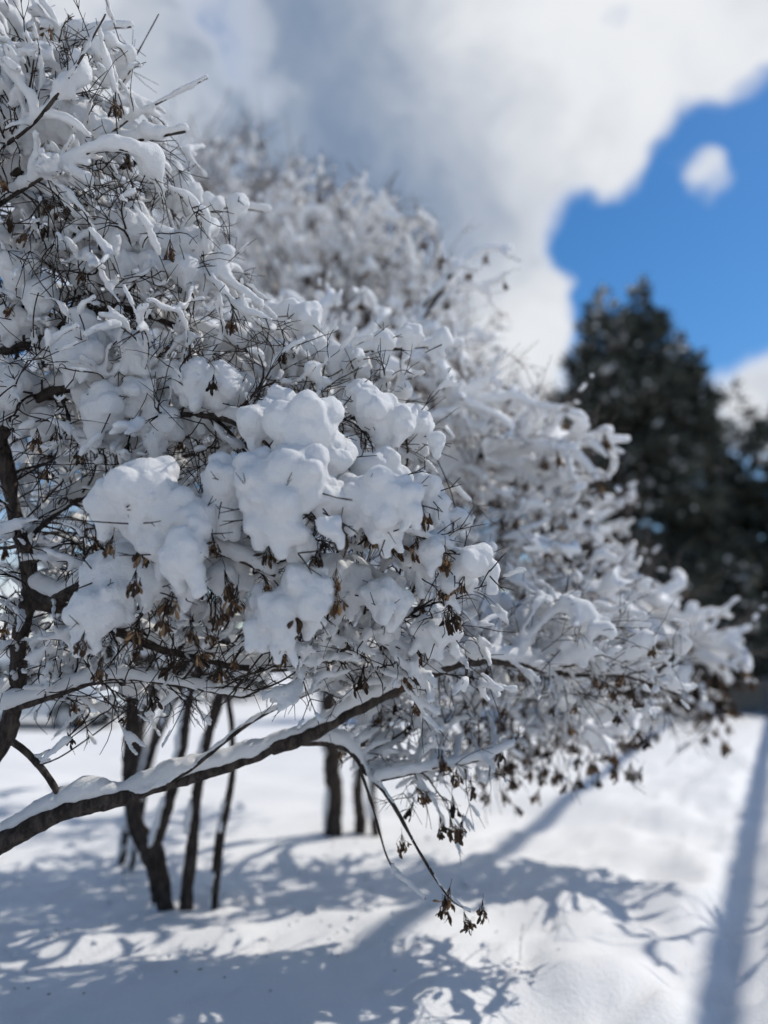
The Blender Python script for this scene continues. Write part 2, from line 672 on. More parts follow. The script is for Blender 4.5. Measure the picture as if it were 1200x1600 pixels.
def fine_twigs(chains, per_m, lmin, lmax, r0, up, seed, rlimit=0.008, pairs=0.55):
    """slender curved shoots on thin chains, each with opposite pairs of short side shoots"""
    g = np.random.default_rng(seed)
    B, D = [], []
    for p, r in chains:
        seg = np.diff(p, axis=0)
        ln = np.linalg.norm(seg, axis=1)
        for i in range(len(seg)):
            if r[i + 1] > rlimit:
                continue
            k = g.poisson(per_m * ln[i])
            if i == len(seg) - 1:
                k += 1
            for _ in range(k):
                B.append(p[i] + seg[i] * (g.random() if i < len(seg) - 1 else 0.95))
                D.append(seg[i] / max(ln[i], 1e-6))
    if not B:
        return []

    def shoot(B, D, a, L, rr, K, upv, wig):
        n = len(B)
        side = norm(np.cross(D, norm(g.normal(size=(n, 3)))))
        d = norm(D * np.cos(a) + side * np.sin(a) + np.array([0, 0, upv]))
        bend = norm(g.normal(size=(n, 3))) * wig + np.array([0, 0, -0.10])
        pts, dirs = [B], [d]
        for k in range(K - 1):
            pts.append(pts[-1] + d * L / (K - 1))
            d = norm(d + bend + g.normal(0, wig * 0.5, (n, 3)))
            dirs.append(d)
        return np.stack(pts, 1), np.stack(dirs, 1), rr * np.linspace(1.0, 0.5, K)[None, :], side
    B, D = np.array(B), np.array(D)
    n = len(B)
    L = g.uniform(lmin, lmax, (n, 1)) * g.uniform(0.5, 1, (n, 1))
    rr = r0 * g.uniform(0.75, 1.2, (n, 1))
    p1, d1, q1, _ = shoot(B, D, g.uniform(0.2, 0.75, (n, 1)), L, rr, 5, up, 0.20)
    out = [(p1[i], q1[i]) for i in range(n)]
    m = g.poisson(pairs, n)
    idx = np.repeat(np.arange(n), m)
    if len(idx):
        k = g.integers(1, 4, len(idx))
        b = p1[idx, k]
        d = d1[idx, k]
        L2 = L[idx] * g.uniform(0.3, 0.65, (len(idx), 1))
        side = norm(np.cross(d, norm(g.normal(size=d.shape))))
        for sgn in (1, -1):
            a = g.uniform(0.45, 0.8, (len(idx), 1))
            dd = norm(d * np.cos(a) + sgn * side * np.sin(a))
            e = b + dd * L2 * 0.55
            f = e + norm(dd + norm(g.normal(size=dd.shape)) * 0.3 + d * 0.3) * L2 * 0.45
            pp = np.stack([b, e, f], 1)
            rr2 = rr[idx] * np.array([[0.75, 0.65, 0.4]])
            out += [(pp[i], rr2[i]) for i in range(len(idx))]
    return out


def exposure(chains, cell=0.07, fall=0.3):
    allp = np.concatenate([c[0] for c in chains])
    lo = allp[:, :2].min(0) - 1
    hi = allp[:, :2].max(0) + 1
    sh = np.ceil((hi - lo) / cell).astype(int) + 1
    top = np.full(sh, -1e3)
    ij = ((allp[:, :2] - lo) / cell).astype(int)
    np.maximum.at(top, (ij[:, 0], ij[:, 1]), allp[:, 2])

    def f(p):
        ij = np.clip(((p[:, :2] - lo) / cell).astype(int), 0, sh - 1)
        return np.exp(-np.maximum(top[ij[:, 0], ij[:, 1]] - p[:, 2], 0) / fall)
    return f


def snow_balls(chains, rule, space=0.45, lift=0.55, seed=1, cap=None):
    """balls of snow standing on top of the chains; rule(p, horiz) -> ball radius"""
    g = np.random.default_rng(seed)
    Pa, Pb, Ra, Tp = [], [], [], []
    for p, r in chains:
        k = np.arange(len(p) - 1)[::-1] + 0.5
        Tp.append(0.62 + 0.38 * sstep(k, 0, 3))
        Pa.append(p[:-1])
        Pb.append(p[1:])
        Ra.append(r[1:])
    Pa, Pb, Ra = np.concatenate(Pa), np.concatenate(Pb), np.concatenate(Ra)
    Tp = np.concatenate(Tp)
    d = Pb - Pa
    ln = np.linalg.norm(d, axis=1)
    hz = np.hypot(d[:, 0], d[:, 1]) / np.maximum(ln, 1e-6)
    r = rule(0.5 * (Pa + Pb), hz, Ra)
    n = np.where(r > 0.002, np.ceil(ln / np.maximum(space * r, 0.004)), 0).astype(int)
    idx = np.repeat(np.arange(len(n)), n)
    first = np.repeat(np.cumsum(n) - n, n)
    t = (np.arange(len(idx)) - first + g.random(len(idx))) / n[idx]
    c = Pa[idx] + d[idx] * t[:, None]
    rr = rule(c, hz[idx], Ra[idx]) * g.uniform(0.82, 1.15, len(idx)) * Tp[idx]
    if cap:
        rr = np.minimum(rr, cap[0] + cap[1] * Ra[idx])
    keep = rr > 0.0025
    c, rr, ra = c[keep], rr[keep], Ra[idx][keep]
    c = c + g.normal(0, 0.12, c.shape) * rr[:, None]
    c[:, 2] += ra * 0.6 + rr * lift
    return c, rr


def limb_mesh(name, pts, rad, sides=9, bump=0.12, seed=0):
    v, q = tubes([(pts, rad)], sides)
    k = np.repeat(np.arange(len(pts)), sides)
    ctr = pts[k]
    f = 1 + bump * 2.6 * (vnoise(v, 17, 60 + seed) - 0.5) + bump * 2.0 * (vnoise(v, 48, 61 + seed) - 0.5) + 2.2 * bump * sstep(vnoise(ctr, 7, 62 + seed), 0.72, 0.9)
    v = ctr + (v - ctr) * f[:, None]
    n = len(v)
    v = np.vstack([v, pts[-1]])
    cap = np.array([[n - sides + i, n - sides + (i + 1) % sides, n] for i in range(sides)])
    return mesh_np(name, v, [q, cap])


def taper(n, r0, r1, pw=1.0):
    return r0 + (r1 - r0) * np.linspace(0, 1, n) ** pw


def ellipsoids(lst, n, shell=0.45, seed=0):
    """points in ellipsoids given as pixel centre, pixel radii, depth, depth radius; denser towards the outside"""
    g = np.random.default_rng(seed)
    vol = np.array([(e[2] * e[4] / F) * (e[3] * e[4] / F) * e[5] * (e[6] if len(e) > 6 else 1) for e in lst])
    k = (n * vol / vol.sum()).astype(int)
    out = []
    for e, m in zip(lst, k):
        u = norm(g.normal(size=(m, 3))) * (g.random((m, 1)) ** shell)
        c = P(e[0], e[1], e[4])
        out.append(c + u[:, 0:1] * RGT * e[2] * e[4] / F + u[:, 1:2] * np.array([0, 0, 1.0]) * e[3] * e[4] / F + u[:, 2:3] * np.array([0, 1.0, 0]) * e[5])
    return np.concatenate(out)


# ------------------------------------------------------------------ dry samara bunches
def samara_mesh(name, length, width, bend, mat):
    """one winged seed: a fat nutlet and a curved papery wing hanging down -z"""
    k = 6
    t = np.linspace(0, 1, k)
    w = width * np.array([0.30, 0.26, 0.62, 0.95, 0.85, 0.25])
    x0 = bend * t ** 2 * length
    z = -t * length
    y = 0.12 * length * np.sin(t * 3.0)
    th = 0.0007 + 0.0022 * np.exp(-((t - 0.1) / 0.12) ** 2)
    V = []
    for i in range(k):
        V += [(x0[i] - w[i] * 0.35, y[i], z[i]), (x0[i], y[i] + th[i], z[i]), (x0[i] + w[i] * 0.65, y[i], z[i] - 0.1 * w[i]), (x0[i], y[i] - th[i], z[i])]
    idx = np.arange(k * 4).reshape(k, 4)
    q = np.stack([idx[:-1], np.roll(idx, -1, 1)[:-1], np.roll(idx, -1, 1)[1:], idx[1:]], -1).reshape(-1, 4)
    caps = np.array([idx[0][::-1], idx[-1]])
    me = mesh_np(name, np.array(V), [q, caps])
    me.materials.append(mat)
    return me


SAM = [samara_mesh('samara', 0.036, 0.0135, 0.25, M_SEED), samara_mesh('samara', 0.032, 0.0145, -0.2, M_SEED2), samara_mesh('samara', 0.038, 0.0125, 0.1, M_SEED2)]


def rot_rand(g, spread):
    """rotation matrix: hang direction tilted away from straight down"""
    from mathutils import Matrix
    return Matrix.Rotation(g.uniform(0, 6.283), 3, 'Z') @ Matrix.Rotation(abs(g.normal(0, spread)), 3, 'X') @ Matrix.Rotation(g.uniform(0, 6.283), 3, 'Z')


def samara_spots(g, n):
    out = []
    for i in range(n):
        top = np.array([g.normal(0, 0.008), g.normal(0, 0.008), -g.uniform(0.0, 0.026)])
        out.append((top, rot_rand(g, 0.48), g.uniform(0.75, 1.15), int(g.integers(0, 3))))
    return out


def stalk_chains(g, spots):
    ch = []
    for top, Rm, s, k in spots:
        mid = top * 0.5 + np.array([g.normal(0, 0.003), g.normal(0, 0.003), 0.004])
        ch.append((np.array([[0, 0, 0.025], mid, top]), np.array([0.0007, 0.0006, 0.0005])))
    ch.append((np.array([[0, 0, 0.05], [0.003, 0, 0.03], [0, 0, 0]]), np.array([0.0010, 0.0009, 0.0008])))
    return ch


def bunch_joined(seed, n):
    """bunch as one mesh (for the many small ones)"""
    g = np.random.default_rng(seed)
    spots = samara_spots(g, n)
    V, Q, off = [], [], 0
    mi = []
    for top, Rm, s, k in spots:
        me = SAM[k]
        v = np.empty(len(me.vertices) * 3, np.float32)
        me.vertices.foreach_get('co', v)
        v = v.reshape(-1, 3) * s @ np.array(Rm).T + top
        li = np.empty(len(me.loops), np.int32)
        me.loops.foreach_get('vertex_index', li)
        q = li.reshape(-1, 4) + off
        V.append(v)
        Q.append(q)
        mi.append(np.full(len(q), 0 if k == 0 else 1))
        off += len(v)
    v, q = tubes(stalk_chains(g, spots), 3)
    V.append(v)
    Q.append(q + off)
    mi.append(np.full(len(q), 1))
    me = mesh_np('seed_cluster', np.concatenate(V), np.concatenate(Q))
    me.materials.append(M_SEED)
    me.materials.append(M_SEED2)
    me.polygons.foreach_set('material_index', np.concatenate(mi).astype(np.int32))
    return me


BUNCH = [bunch_joined(100 + i, 15 + i % 4) for i in range(6)]
STALK = []
for _i in range(5):
    _g = np.random.default_rng(200 + _i)
    _sp = samara_spots(_g, 13 + _i % 3)
    _v, _q = tubes(stalk_chains(_g, _sp), 3)
    _m = mesh_np('seed_stalks', _v, _q)
    _m.materials.append(M_TWIG)
    STALK.append((_m, _sp))


def put_bunch(parent, p, g, size=1.0):
    o = obj('seed_cluster', BUNCH[int(g.integers(0, len(BUNCH)))], None, parent)
    o.location = p
    o.rotation_euler = (g.normal(0, 0.25), g.normal(0, 0.25), g.uniform(0, 6.28))
    o.scale = (size,) * 3
    return o


def put_bunch_split(parent, p, g, size=1.0):
    me, sp = STALK[int(g.integers(0, len(STALK)))]
    o = obj('seed_cluster', me, None, parent)
    o.location = p
    rz = g.uniform(0, 6.28)
    o.rotation_euler = (g.normal(0, 0.2), g.normal(0, 0.2), rz)
    o.scale = (size,) * 3
    for top, Rm, s, k in sp:
        c = bpy.data.objects.new('samara', SAM[k])
        COL.objects.link(c)
        c.parent = o
        c.matrix_local = (Rm * s).to_4x4()
        c.location = top
    return o


def lay_limbs(limbs, step):
    """limbs: list of (points, r0, r1, parent limb or None) -> nodes, parents, list of node id arrays"""
    pos, par, ids = [], [], []
    for pts, r0, r1, pl in limbs:
        q = resample(pts, step)
        start = len(pos)
        if pl is None:
            p0 = -1
        else:
            c = ids[pl]
            p0 = c[int(np.argmin([np.linalg.norm(pos[k] - q[0]) for k in c]))]
        for i, x in enumerate(q):
            pos.append(x)
            par.append(p0 if i == 0 else start + i - 1)
        ids.append(list(range(start, start + len(q))))
    return pos, par, ids


def grow_tree(root, limbs, att, step, kill, rtip, power, rmax, iters, bias, mats, fine, seed, branch_min, wood_sides=4, axis=None):
    """wood of one tree: guided limbs, grown branches, twigs.  Returns all chains (for snow) and their kinds"""
    bark, twig = mats
    pos, par, ids = lay_limbs(limbs, step)
    nl = len(pos)
    pos2, par2 = colonise(pos, par, att, step, kill, iters, bias, axis)
    ch = chains_of(pos2, par2, nl, rtip, power, rmax)
    limb_ch = []
    for i, ((pts, r0, r1, pl), idl) in enumerate(zip(limbs, ids)):
        p = pos2[idl]
        r = taper(len(p), r0, r1, 0.85)
        limb_ch.append((p, r))
        dense = resample(p, step * 0.4)
        dense[1:-1] += 0.35 * r0 * (np.stack([vnoise(dense[1:-1], 6, 63 + k) for k in range(3)], 1) - 0.5)
        obj('trunk' if pl is None else 'branch', limb_mesh('limb', dense, taper(len(dense), r0, r1, 0.85), 10, 0.13, i), bark, root)
    thick = [c for c in ch if c[1].max() > branch_min]
    thick.sort(key=lambda c: -c[1].max() * len(c[0]))
    big = thick[:60]
    ids_big = set(id(c) for c in big)
    thin = [c for c in ch if id(c) not in ids_big]
    for c in big:
        v, q = tubes([c], 6)
        obj('branch', mesh_np('branch', v, q), bark, root)
    ft = fine_twigs(ch, *fine, seed)
    v, q = tubes(thin + ft, wood_sides)
    if len(v):
        o = obj('twigs', mesh_np('twigs', v, q), twig, root, 'stuff')
    return limb_ch, big, thin, ft

# ------------------------------------------------------------------ the near tree
def near_tree():
    base = G(-190, 1490)
    base[2] = gz(base[0], base[1])
    root = thing('maple_tree', 'large snow-laden maple in sharp focus at left, heaped with thick snow clumps', 'tree', base, 'row of snowy maple trees')
    g = np.random.default_rng(21)
    b0 = base + np.array([0, 0, -0.05])
    limbs = [
        ([b0, P(-150, 1390, 2.85), P(-60, 1250, 2.85), P(8, 1150, 2.85), P(30, 1000, 2.9), P(48, 905, 2.9), P(20, 780, 2.95), P(-20, 560, 3.0), P(-30, 300, 3.05), P(20, 60, 3.1)], 0.062, 0.010, None),
        # the long low limb across the picture
        ([P(-150, 1385, 2.85), P(-40, 1335, 2.85), P(40, 1295, 2.85), P(110, 1262, 2.87), P(200, 1243, 2.92), P(300, 1213, 2.98), P(390, 1185, 3.02), P(440, 1163, 3.06), P(500, 1160, 3.1), P(545, 1172, 3.14), P(575, 1210, 3.16)], 0.052, 0.011, 0),
        ([P(425, 1168, 3.05), P(480, 1150, 3.03), P(560, 1107, 3.02), P(640, 1068, 3.05), P(720, 1035, 3.15), P(800, 1035, 3.3), P(880, 1052, 3.6), P(985, 1058, 3.7), P(1060, 1085, 3.8)], 0.029, 0.010, 1),
        # slim shoots on the low limb
        ([P(4, 1148, 2.85), P(45, 1178, 2.86), P(76, 1215, 2.86), P(99, 1258, 2.87)], 0.014, 0.012, 0),
        ([P(130, 1258, 2.88), P(260, 1225, 2.93), P(390, 1130, 3.0), P(500, 1075, 3.05), P(560, 1035, 3.1)], 0.011, 0.005, 1),
        ([P(575, 1210, 3.16), P(610, 1250, 3.05), P(655, 1330, 2.95), P(700, 1400, 2.9), P(735, 1425, 2.88)], 0.009, 0.003, 1),
        ([P(560, 1190, 3.15), P(585, 1270, 3.1), P(610, 1350, 3.05), P(665, 1405, 3.0)], 0.007, 0.0025, 1),
        ([P(590, 1220, 3.1), P(660, 1205, 3.1), P(740, 1190, 3.15), P(800, 1165, 3.2)], 0.008, 0.003, 1),
        # arching limbs inside the crown
        ([P(48, 920, 2.9), P(90, 935, 2.85), P(150, 900, 2.75), P(230, 850, 2.6), P(330, 860, 2.5), P(430, 900, 2.45)], 0.028, 0.006, 0),
        ([P(-20, 720, 2.95), P(30, 640, 2.9), P(120, 605, 2.85), P(250, 640, 2.8), P(370, 660, 2.7), P(480, 740, 2.6), P(570, 800, 2.55), P(680, 850, 2.6)], 0.026, 0.006, 0),
        ([P(-30, 560, 3.0), P(60, 530, 3.0), P(180, 480, 3.05), P(330, 530, 3.1), P(480, 560, 3.15), P(600, 545, 3.2), P(720, 540, 3.3)], 0.022, 0.005, 0),
        ([P(-30, 420, 3.0), P(60, 400, 2.95), P(200, 400, 2.9), P(330, 430, 2.9)], 0.018, 0.005, 0),
        ([P(-30, 330, 3.0), P(40, 260, 2.9), P(160, 230, 2.85), P(290, 205, 2.85)], 0.016, 0.005, 0),
        ([P(-10, 240, 2.9), P(55, 190, 2.62), P(115, 110, 2.55), P(165, 22, 2.52)], 0.0085, 0.003, 0),
        ([P(40, 270, 2.95), P(140, 230, 2.95), P(195, 120, 3.0), P(248, 22, 3.05)], 0.0065, 0.002, 0),
        ([P(48, 940, 2.9), P(110, 950, 2.95), P(250, 1010, 3.0), P(420, 1045, 3.0), P(520, 1020, 2.95), P(640, 960, 2.9)], 0.030, 0.007, 0),
        ([P(30, 850, 2.95), P(120, 780, 3.1), P(260, 720, 3.2), P(400, 690, 3.2), P(560, 650, 3.15), P(660, 680, 3.1)], 0.020, 0.005, 0),
        ([P(10, 1110, 2.85), P(90, 1085, 2.8), P(180, 1060, 2.8), P(300, 1075, 2.8), P(380, 1090, 2.85)], 0.016, 0.004, 0),
        ([P(-30, 280, 3.05), P(0, 170, 3.0), P(60, 100, 2.95), P(140, 50, 2.95), P(205, 42, 2.95)], 0.011, 0.003, 0),
        ([P(-20, 480, 3.0), P(100, 470, 3.2), P(240, 400, 3.3), P(330, 330, 3.35), P(420, 330, 3.4)], 0.014, 0.004, 0),
    ]
    limbs += [([P(90, 290, 2.95), P(190, 195, 2.9), P(260, 155, 2.9), P(325, 122, 2.9)], 0.0065, 0.002, 12),
              ([P(-20, 330, 2.9), P(70, 275, 2.65), P(150, 232, 2.62)], 0.010, 0.005, 0)]
    att = ellipsoids([
        (40, 230, 210, 210, 3.0, 0.45), (140, 420, 230, 150, 3.0, 0.45), (200, 600, 300, 150, 2.95, 0.45), (470, 660, 210, 120, 3.0, 0.35),
        (380, 850, 290, 120, 2.92, 0.25, 1.3), (600, 890, 160, 120, 2.95, 0.25, 1.3), (110, 880, 190, 200, 3.05, 0.4), (330, 1015, 300, 85, 2.88, 0.3, 1.2),
        (580, 1010, 170, 90, 2.95, 0.3), (830, 1010, 210, 90, 3.55, 0.35), (960, 1040, 130, 70, 3.7, 0.3), (640, 1130, 120, 85, 3.4, 0.2, 2.5), (700, 1200, 80, 60, 3.2, 0.15, 2.0), (560, 1070, 110, 50, 3.2, 0.2, 2.0),
        (150, 1080, 170, 50, 2.95, 0.3)], 5300, 0.5, 31)
    limb_ch, big, thin, ft = grow_tree(root, limbs, att, 0.035, 0.045, 0.0026, 2.5, 0.013, 90, np.array([0, 0, 0.05]),
                                       (M_BARK, M_TWIG), (6.5, 0.10, 0.30, 0.0023, 0.04), 41, 0.0060, 3, P(-60, 900, 3.0))
    # long thin bare shoots sticking out of the snow
    # --- snow lying on everything
    ex = exposure(limb_ch + big + thin, 0.06, 0.14)

    def rule_thin(p, hz, ra):
        e = ex(p)
        n = vnoise(p, 7, 71)
        n2 = vnoise(p, 19, 72)
        gate = sstep(vnoise(p, 6, 73) + 0.34 * e, 0.36, 0.70)
        r = ((0.005 + 1.3 * ra) * (0.6 + 0.8 * n2) * (0.8 + 0.35 * e) + 0.030 * e * sstep(n, 0.42, 0.82)) * gate
        return r * sstep(hz, 0.25, 0.75)

    def rule_fine(p, hz, ra):
        gate = sstep(vnoise(p, 8, 75), 0.46, 0.72)
        return (0.0060 + 0.006 * vnoise(p, 24, 74)) * gate * sstep(hz, 0.3, 0.8)

    def rule_limb(p, hz, ra):
        n = vnoise(p, 7, 76)
        return (0.013 + 0.026 * n) * sstep(hz, 0.35, 0.85) * (0.45 + 0.55 * sstep(vnoise(p, 4.5, 79), 0.12, 0.38))

    def rule_shoot(p, hz, ra):
        return (0.004 + 0.005 * vnoise(p, 14, 77)) * sstep(hz, 0.3, 0.9)
    c1, r1 = snow_balls(big + thin, rule_thin, 0.4, 1.0, 1)
    c2, r2 = snow_balls(ft, rule_fine, 0.5, 0.8, 2)
    shoots = {4, 5, 6, 13, 14, 3, 20}
    c3, r3 = snow_balls([c for i, c in enumerate(limb_ch) if i not in shoots], rule_limb, 0.3, 0.95, 3, (0.008, 1.2))
    c4, r4 = snow_balls([c for i, c in enumerate(limb_ch) if i in shoots and i != 3], rule_shoot, 0.5, 0.4, 4)
    C = np.concatenate([c1, c2, c3, c4])
    Rr = np.concatenate([r1, r2, r3, r4])
    obj('snow_load', snow_mesh('snow_load', C, Rr, 0.0104, 3, 0.005, 26), M_SNOW, root, 'stuff')
    print('near snow balls', len(C))
    # --- the heaped clumps that can be told apart
    D = 2.5
    clumps = [
        [(222, 768, 66), (170, 785, 40), (262, 805, 60), (308, 815, 36), (285, 868, 40), (292, 912, 30), (205, 800, 40), (250, 850, 34)],
        [(352, 752, 44), (345, 790, 36)],
        [(425, 768, 60), (470, 745, 52), (505, 775, 36), (440, 822, 42), (415, 800, 44), (466, 850, 26), (400, 740, 40), (515, 825, 20), (450, 716, 26)],
        [(590, 785, 55), (555, 778, 40), (630, 775, 28), (605, 825, 24), (640, 800, 18)],
        [(478, 672, 60), (435, 655, 46), (515, 700, 38), (400, 660, 34), (445, 625, 26), (520, 720, 26)],
        [(200, 895, 50), (160, 900, 40), (240, 905, 34), (150, 960, 42), (130, 985, 24), (180, 930, 30)],
        [(485, 930, 36), (492, 905, 26), (465, 905, 30), (430, 960, 34), (440, 990, 24), (410, 940, 26), (485, 965, 22)],
        [(735, 878, 32), (765, 888, 18), (710, 895, 24), (700, 915, 18)],
        [(690, 985, 26), (660, 980, 22), (710, 992, 14)],
        [(90, 190, 56), (40, 195, 44), (135, 195, 34), (70, 160, 34), (120, 230, 30), (10, 190, 30)],
        [(130, 510, 30), (150, 540, 36), (118, 555, 40), (160, 580, 26), (90, 540, 26)],
        [(205, 540, 28), (220, 555, 22)],
        [(180, 600, 28), (215, 612, 26), (248, 650, 34), (262, 665, 26), (240, 690, 20), (160, 640, 40), (140, 620, 30)],
        [(300, 595, 36), (335, 605, 44), (360, 610, 28), (270, 590, 28), (320, 640, 34)],
        [(575, 735, 30), (540, 705, 30), (600, 720, 24), (625, 745, 20)],
        [(585, 640, 34), (560, 620, 26), (625, 660, 30), (655, 665, 26), (680, 690, 16), (600, 680, 26)],
        [(670, 765, 24), (685, 790, 18), (655, 755, 20)],
        [(190, 415, 30), (240, 425, 30), (290, 420, 28), (330, 430, 22), (140, 410, 30)],
        [(215, 355, 36), (180, 360, 34), (300, 380, 30), (260, 380, 30)],
        [(290, 300, 26), (330, 325, 22), (370, 320, 18)],
        [(555, 915, 34), (590, 930, 30), (620, 940, 24), (520, 890, 28)],
        [(640, 870, 26), (670, 862, 24), (690, 850, 18), (655, 890, 22)],
        [(420, 500, 26), (480, 495, 26), (450, 490, 22)],
        [(480, 545, 30), (520, 560, 24), (440, 555, 26), (560, 575, 20), (600, 530, 20), (640, 525, 20), (690, 530, 18)],
        [(30, 420, 36), (60, 460, 30), (20, 500, 30)],
        [(40, 620, 40), (10, 600, 40), (70, 660, 30)],
        [(350, 905, 30), (330, 880, 26), (370, 890, 28), (380, 860, 30)],
        [(600, 985, 22), (570, 970, 22), (625, 1000, 16)],
    ]
    deps = [2.40, 2.48, 2.38, 2.46, 2.56, 2.48, 2.40, 2.62, 2.75, 2.85, 2.75, 2.8, 2.75, 2.75, 2.65, 2.8, 2.7, 2.85, 2.9, 3.1, 2.6, 2.65, 3.05, 3.05, 2.8, 2.85, 2.58, 2.8]
    tw = []
    for ci, (cl, d) in enumerate(zip(clumps, deps)):
        pts, rr = [], []
        for (x, y, r) in cl:
            rad = r * d / F * 0.77
            c = P(x, y, d + g.uniform(-0.07, 0.07))
            pts.append(c)
            rr.append(rad)
            for k in range(int(g.integers(4, 9))):           # lobes, mostly on top and towards the sun
                u = norm(g.normal(size=3) + np.array([0.35, -0.15, 0.25]))
                q = g.uniform(0.34, 0.62)
                pts.append(c + u * rad * (1.20 - q * 0.55))
                rr.append(rad * q)
            for k in range(9):
                u = norm(g.normal(size=3))
                q = g.uniform(0.14, 0.3)
                pts.append(c + u * rad * (1.02 - q * 0.35))
                rr.append(rad * q)
            # tongues of snow hanging below on the twigs
            for _ in range(int(g.integers(1, 4))):
                x0 = c + np.array([g.normal(0, 0.5) * rad, g.normal(0, 0.3) * rad, -rad * 0.8])
                dx = g.normal(0, 0.3)
                n = int(g.integers(3, 7))
                for k in range(n):
                    pts.append(x0 + np.array([dx * k * 0.012, 0, -k * 0.012]))
                    rr.append(min(rad, 0.07) * (0.40 - 0.18 * k / n) * g.uniform(0.85, 1.15))
        pts, rr = np.array(pts), np.array(rr)
        obj('snow_clump', snow_mesh('snow_clump', pts, rr, 0.0085, 2, 0.005, 40, 0.006), M_SNOW, root)
        # twigs poking out of the clump
        for _ in range(int(3 + len(cl) * 0.8)):
            k = int(g.integers(0, len(cl)))
            x, y, r = cl[k]
            rad = r * d / F
            c = P(x, y, d) + np.array([0, 0, -rad * g.uniform(0.1, 0.8)])
            dr = norm(np.array([g.normal(0, 1), -abs(g.normal(0, 0.6)), g.normal(-0.15, 0.5)]))
            L = rad * g.uniform(1.1, 1.7) + 0.02
            b = norm(g.normal(size=3)) * 0.15
            q = np.array([c + dr * L * s + b * L * s * s for s in (0, 0.35, 0.7, 1.0)])
            tw.append((q, np.array([0.0026, 0.0023, 0.0019, 0.0012])))
            e = norm(dr + norm(g.normal(size=3)) * 0.8)
            q2 = np.array([q[2] + e * 0.05 * s for s in (0, 0.5, 1.0)])
            tw.append((q2, np.array([0.0018, 0.0015, 0.001])))
    v, q = tubes(tw, 4)
    obj('twig_ends', mesh_np('twig_ends', v, q), M_TWIG, root, 'stuff')
    # --- seed clusters, those seen in the photograph first
    seen = [(202, 795), (175, 862), (226, 872), (211, 918), (269, 948), (259, 979), (211, 994), (332, 860), (418, 875), (353, 921), (368, 944), (414, 925), (338, 967),
            (297, 994), (326, 1002), (311, 1029), (341, 1056), (462, 979), (422, 956), (441, 1029), (525, 914), (525, 948), (500, 879), (533, 841), (129, 1013), (156, 1056),
            (240, 1098), (399, 837), (582, 840), (613, 860), (660, 815), (695, 880), (693, 930), (703, 968), (723, 923), (463, 970), (653, 858), (657, 1030), (630, 1063), (598, 1043),
            (567, 1067)]
    for i, (x, y) in enumerate(seen):
        (put_bunch_split if i < 20 else put_bunch)(root, P(x, y - 14, 2.36 + 0.05 * g.random() + (0.22 if x > 560 else 0) + (0.2 if y > 1020 else 0)), g, g.uniform(0.8, 1.4))
    low = [(690, 1297, 3.0), (705, 1300, 3.0), (720, 1305, 3.0), (692, 1430, 2.9), (700, 1410, 2.9), (727, 1448, 2.9), (753, 1428, 2.9), (628, 1325, 3.05), (643, 1272, 3.1), (708, 1265, 3.1), (713, 1223, 3.1),
           (655, 1250, 3.05), (690, 1200, 3.1), (735, 1240, 3.15), (780, 1185, 3.2), (60, 215, 2.9), (30, 150, 3.0), (80, 60, 3.0), (95, 85, 3.0), (110, 42, 3.0), (40, 80, 3.0), (25, 420, 2.8), (70, 490, 2.85),
           (15, 350, 2.8), (60, 360, 2.8), (230, 265, 2.95), (200, 255, 2.95), (250, 260, 2.95), (70, 330, 2.8)]
    for x, y, d in low:
        put_bunch(root, P(x, y - 12, d), g, g.uniform(0.9, 1.2))
    tips = [c[0][-1] for c in thin]
    pick = g.permutation(len(tips))[:130]
    for k in pick:
        put_bunch(root, tips[k] + np.array([0, 0, -0.045]), g, g.uniform(0.7, 1.05))
    return root


near_tree()


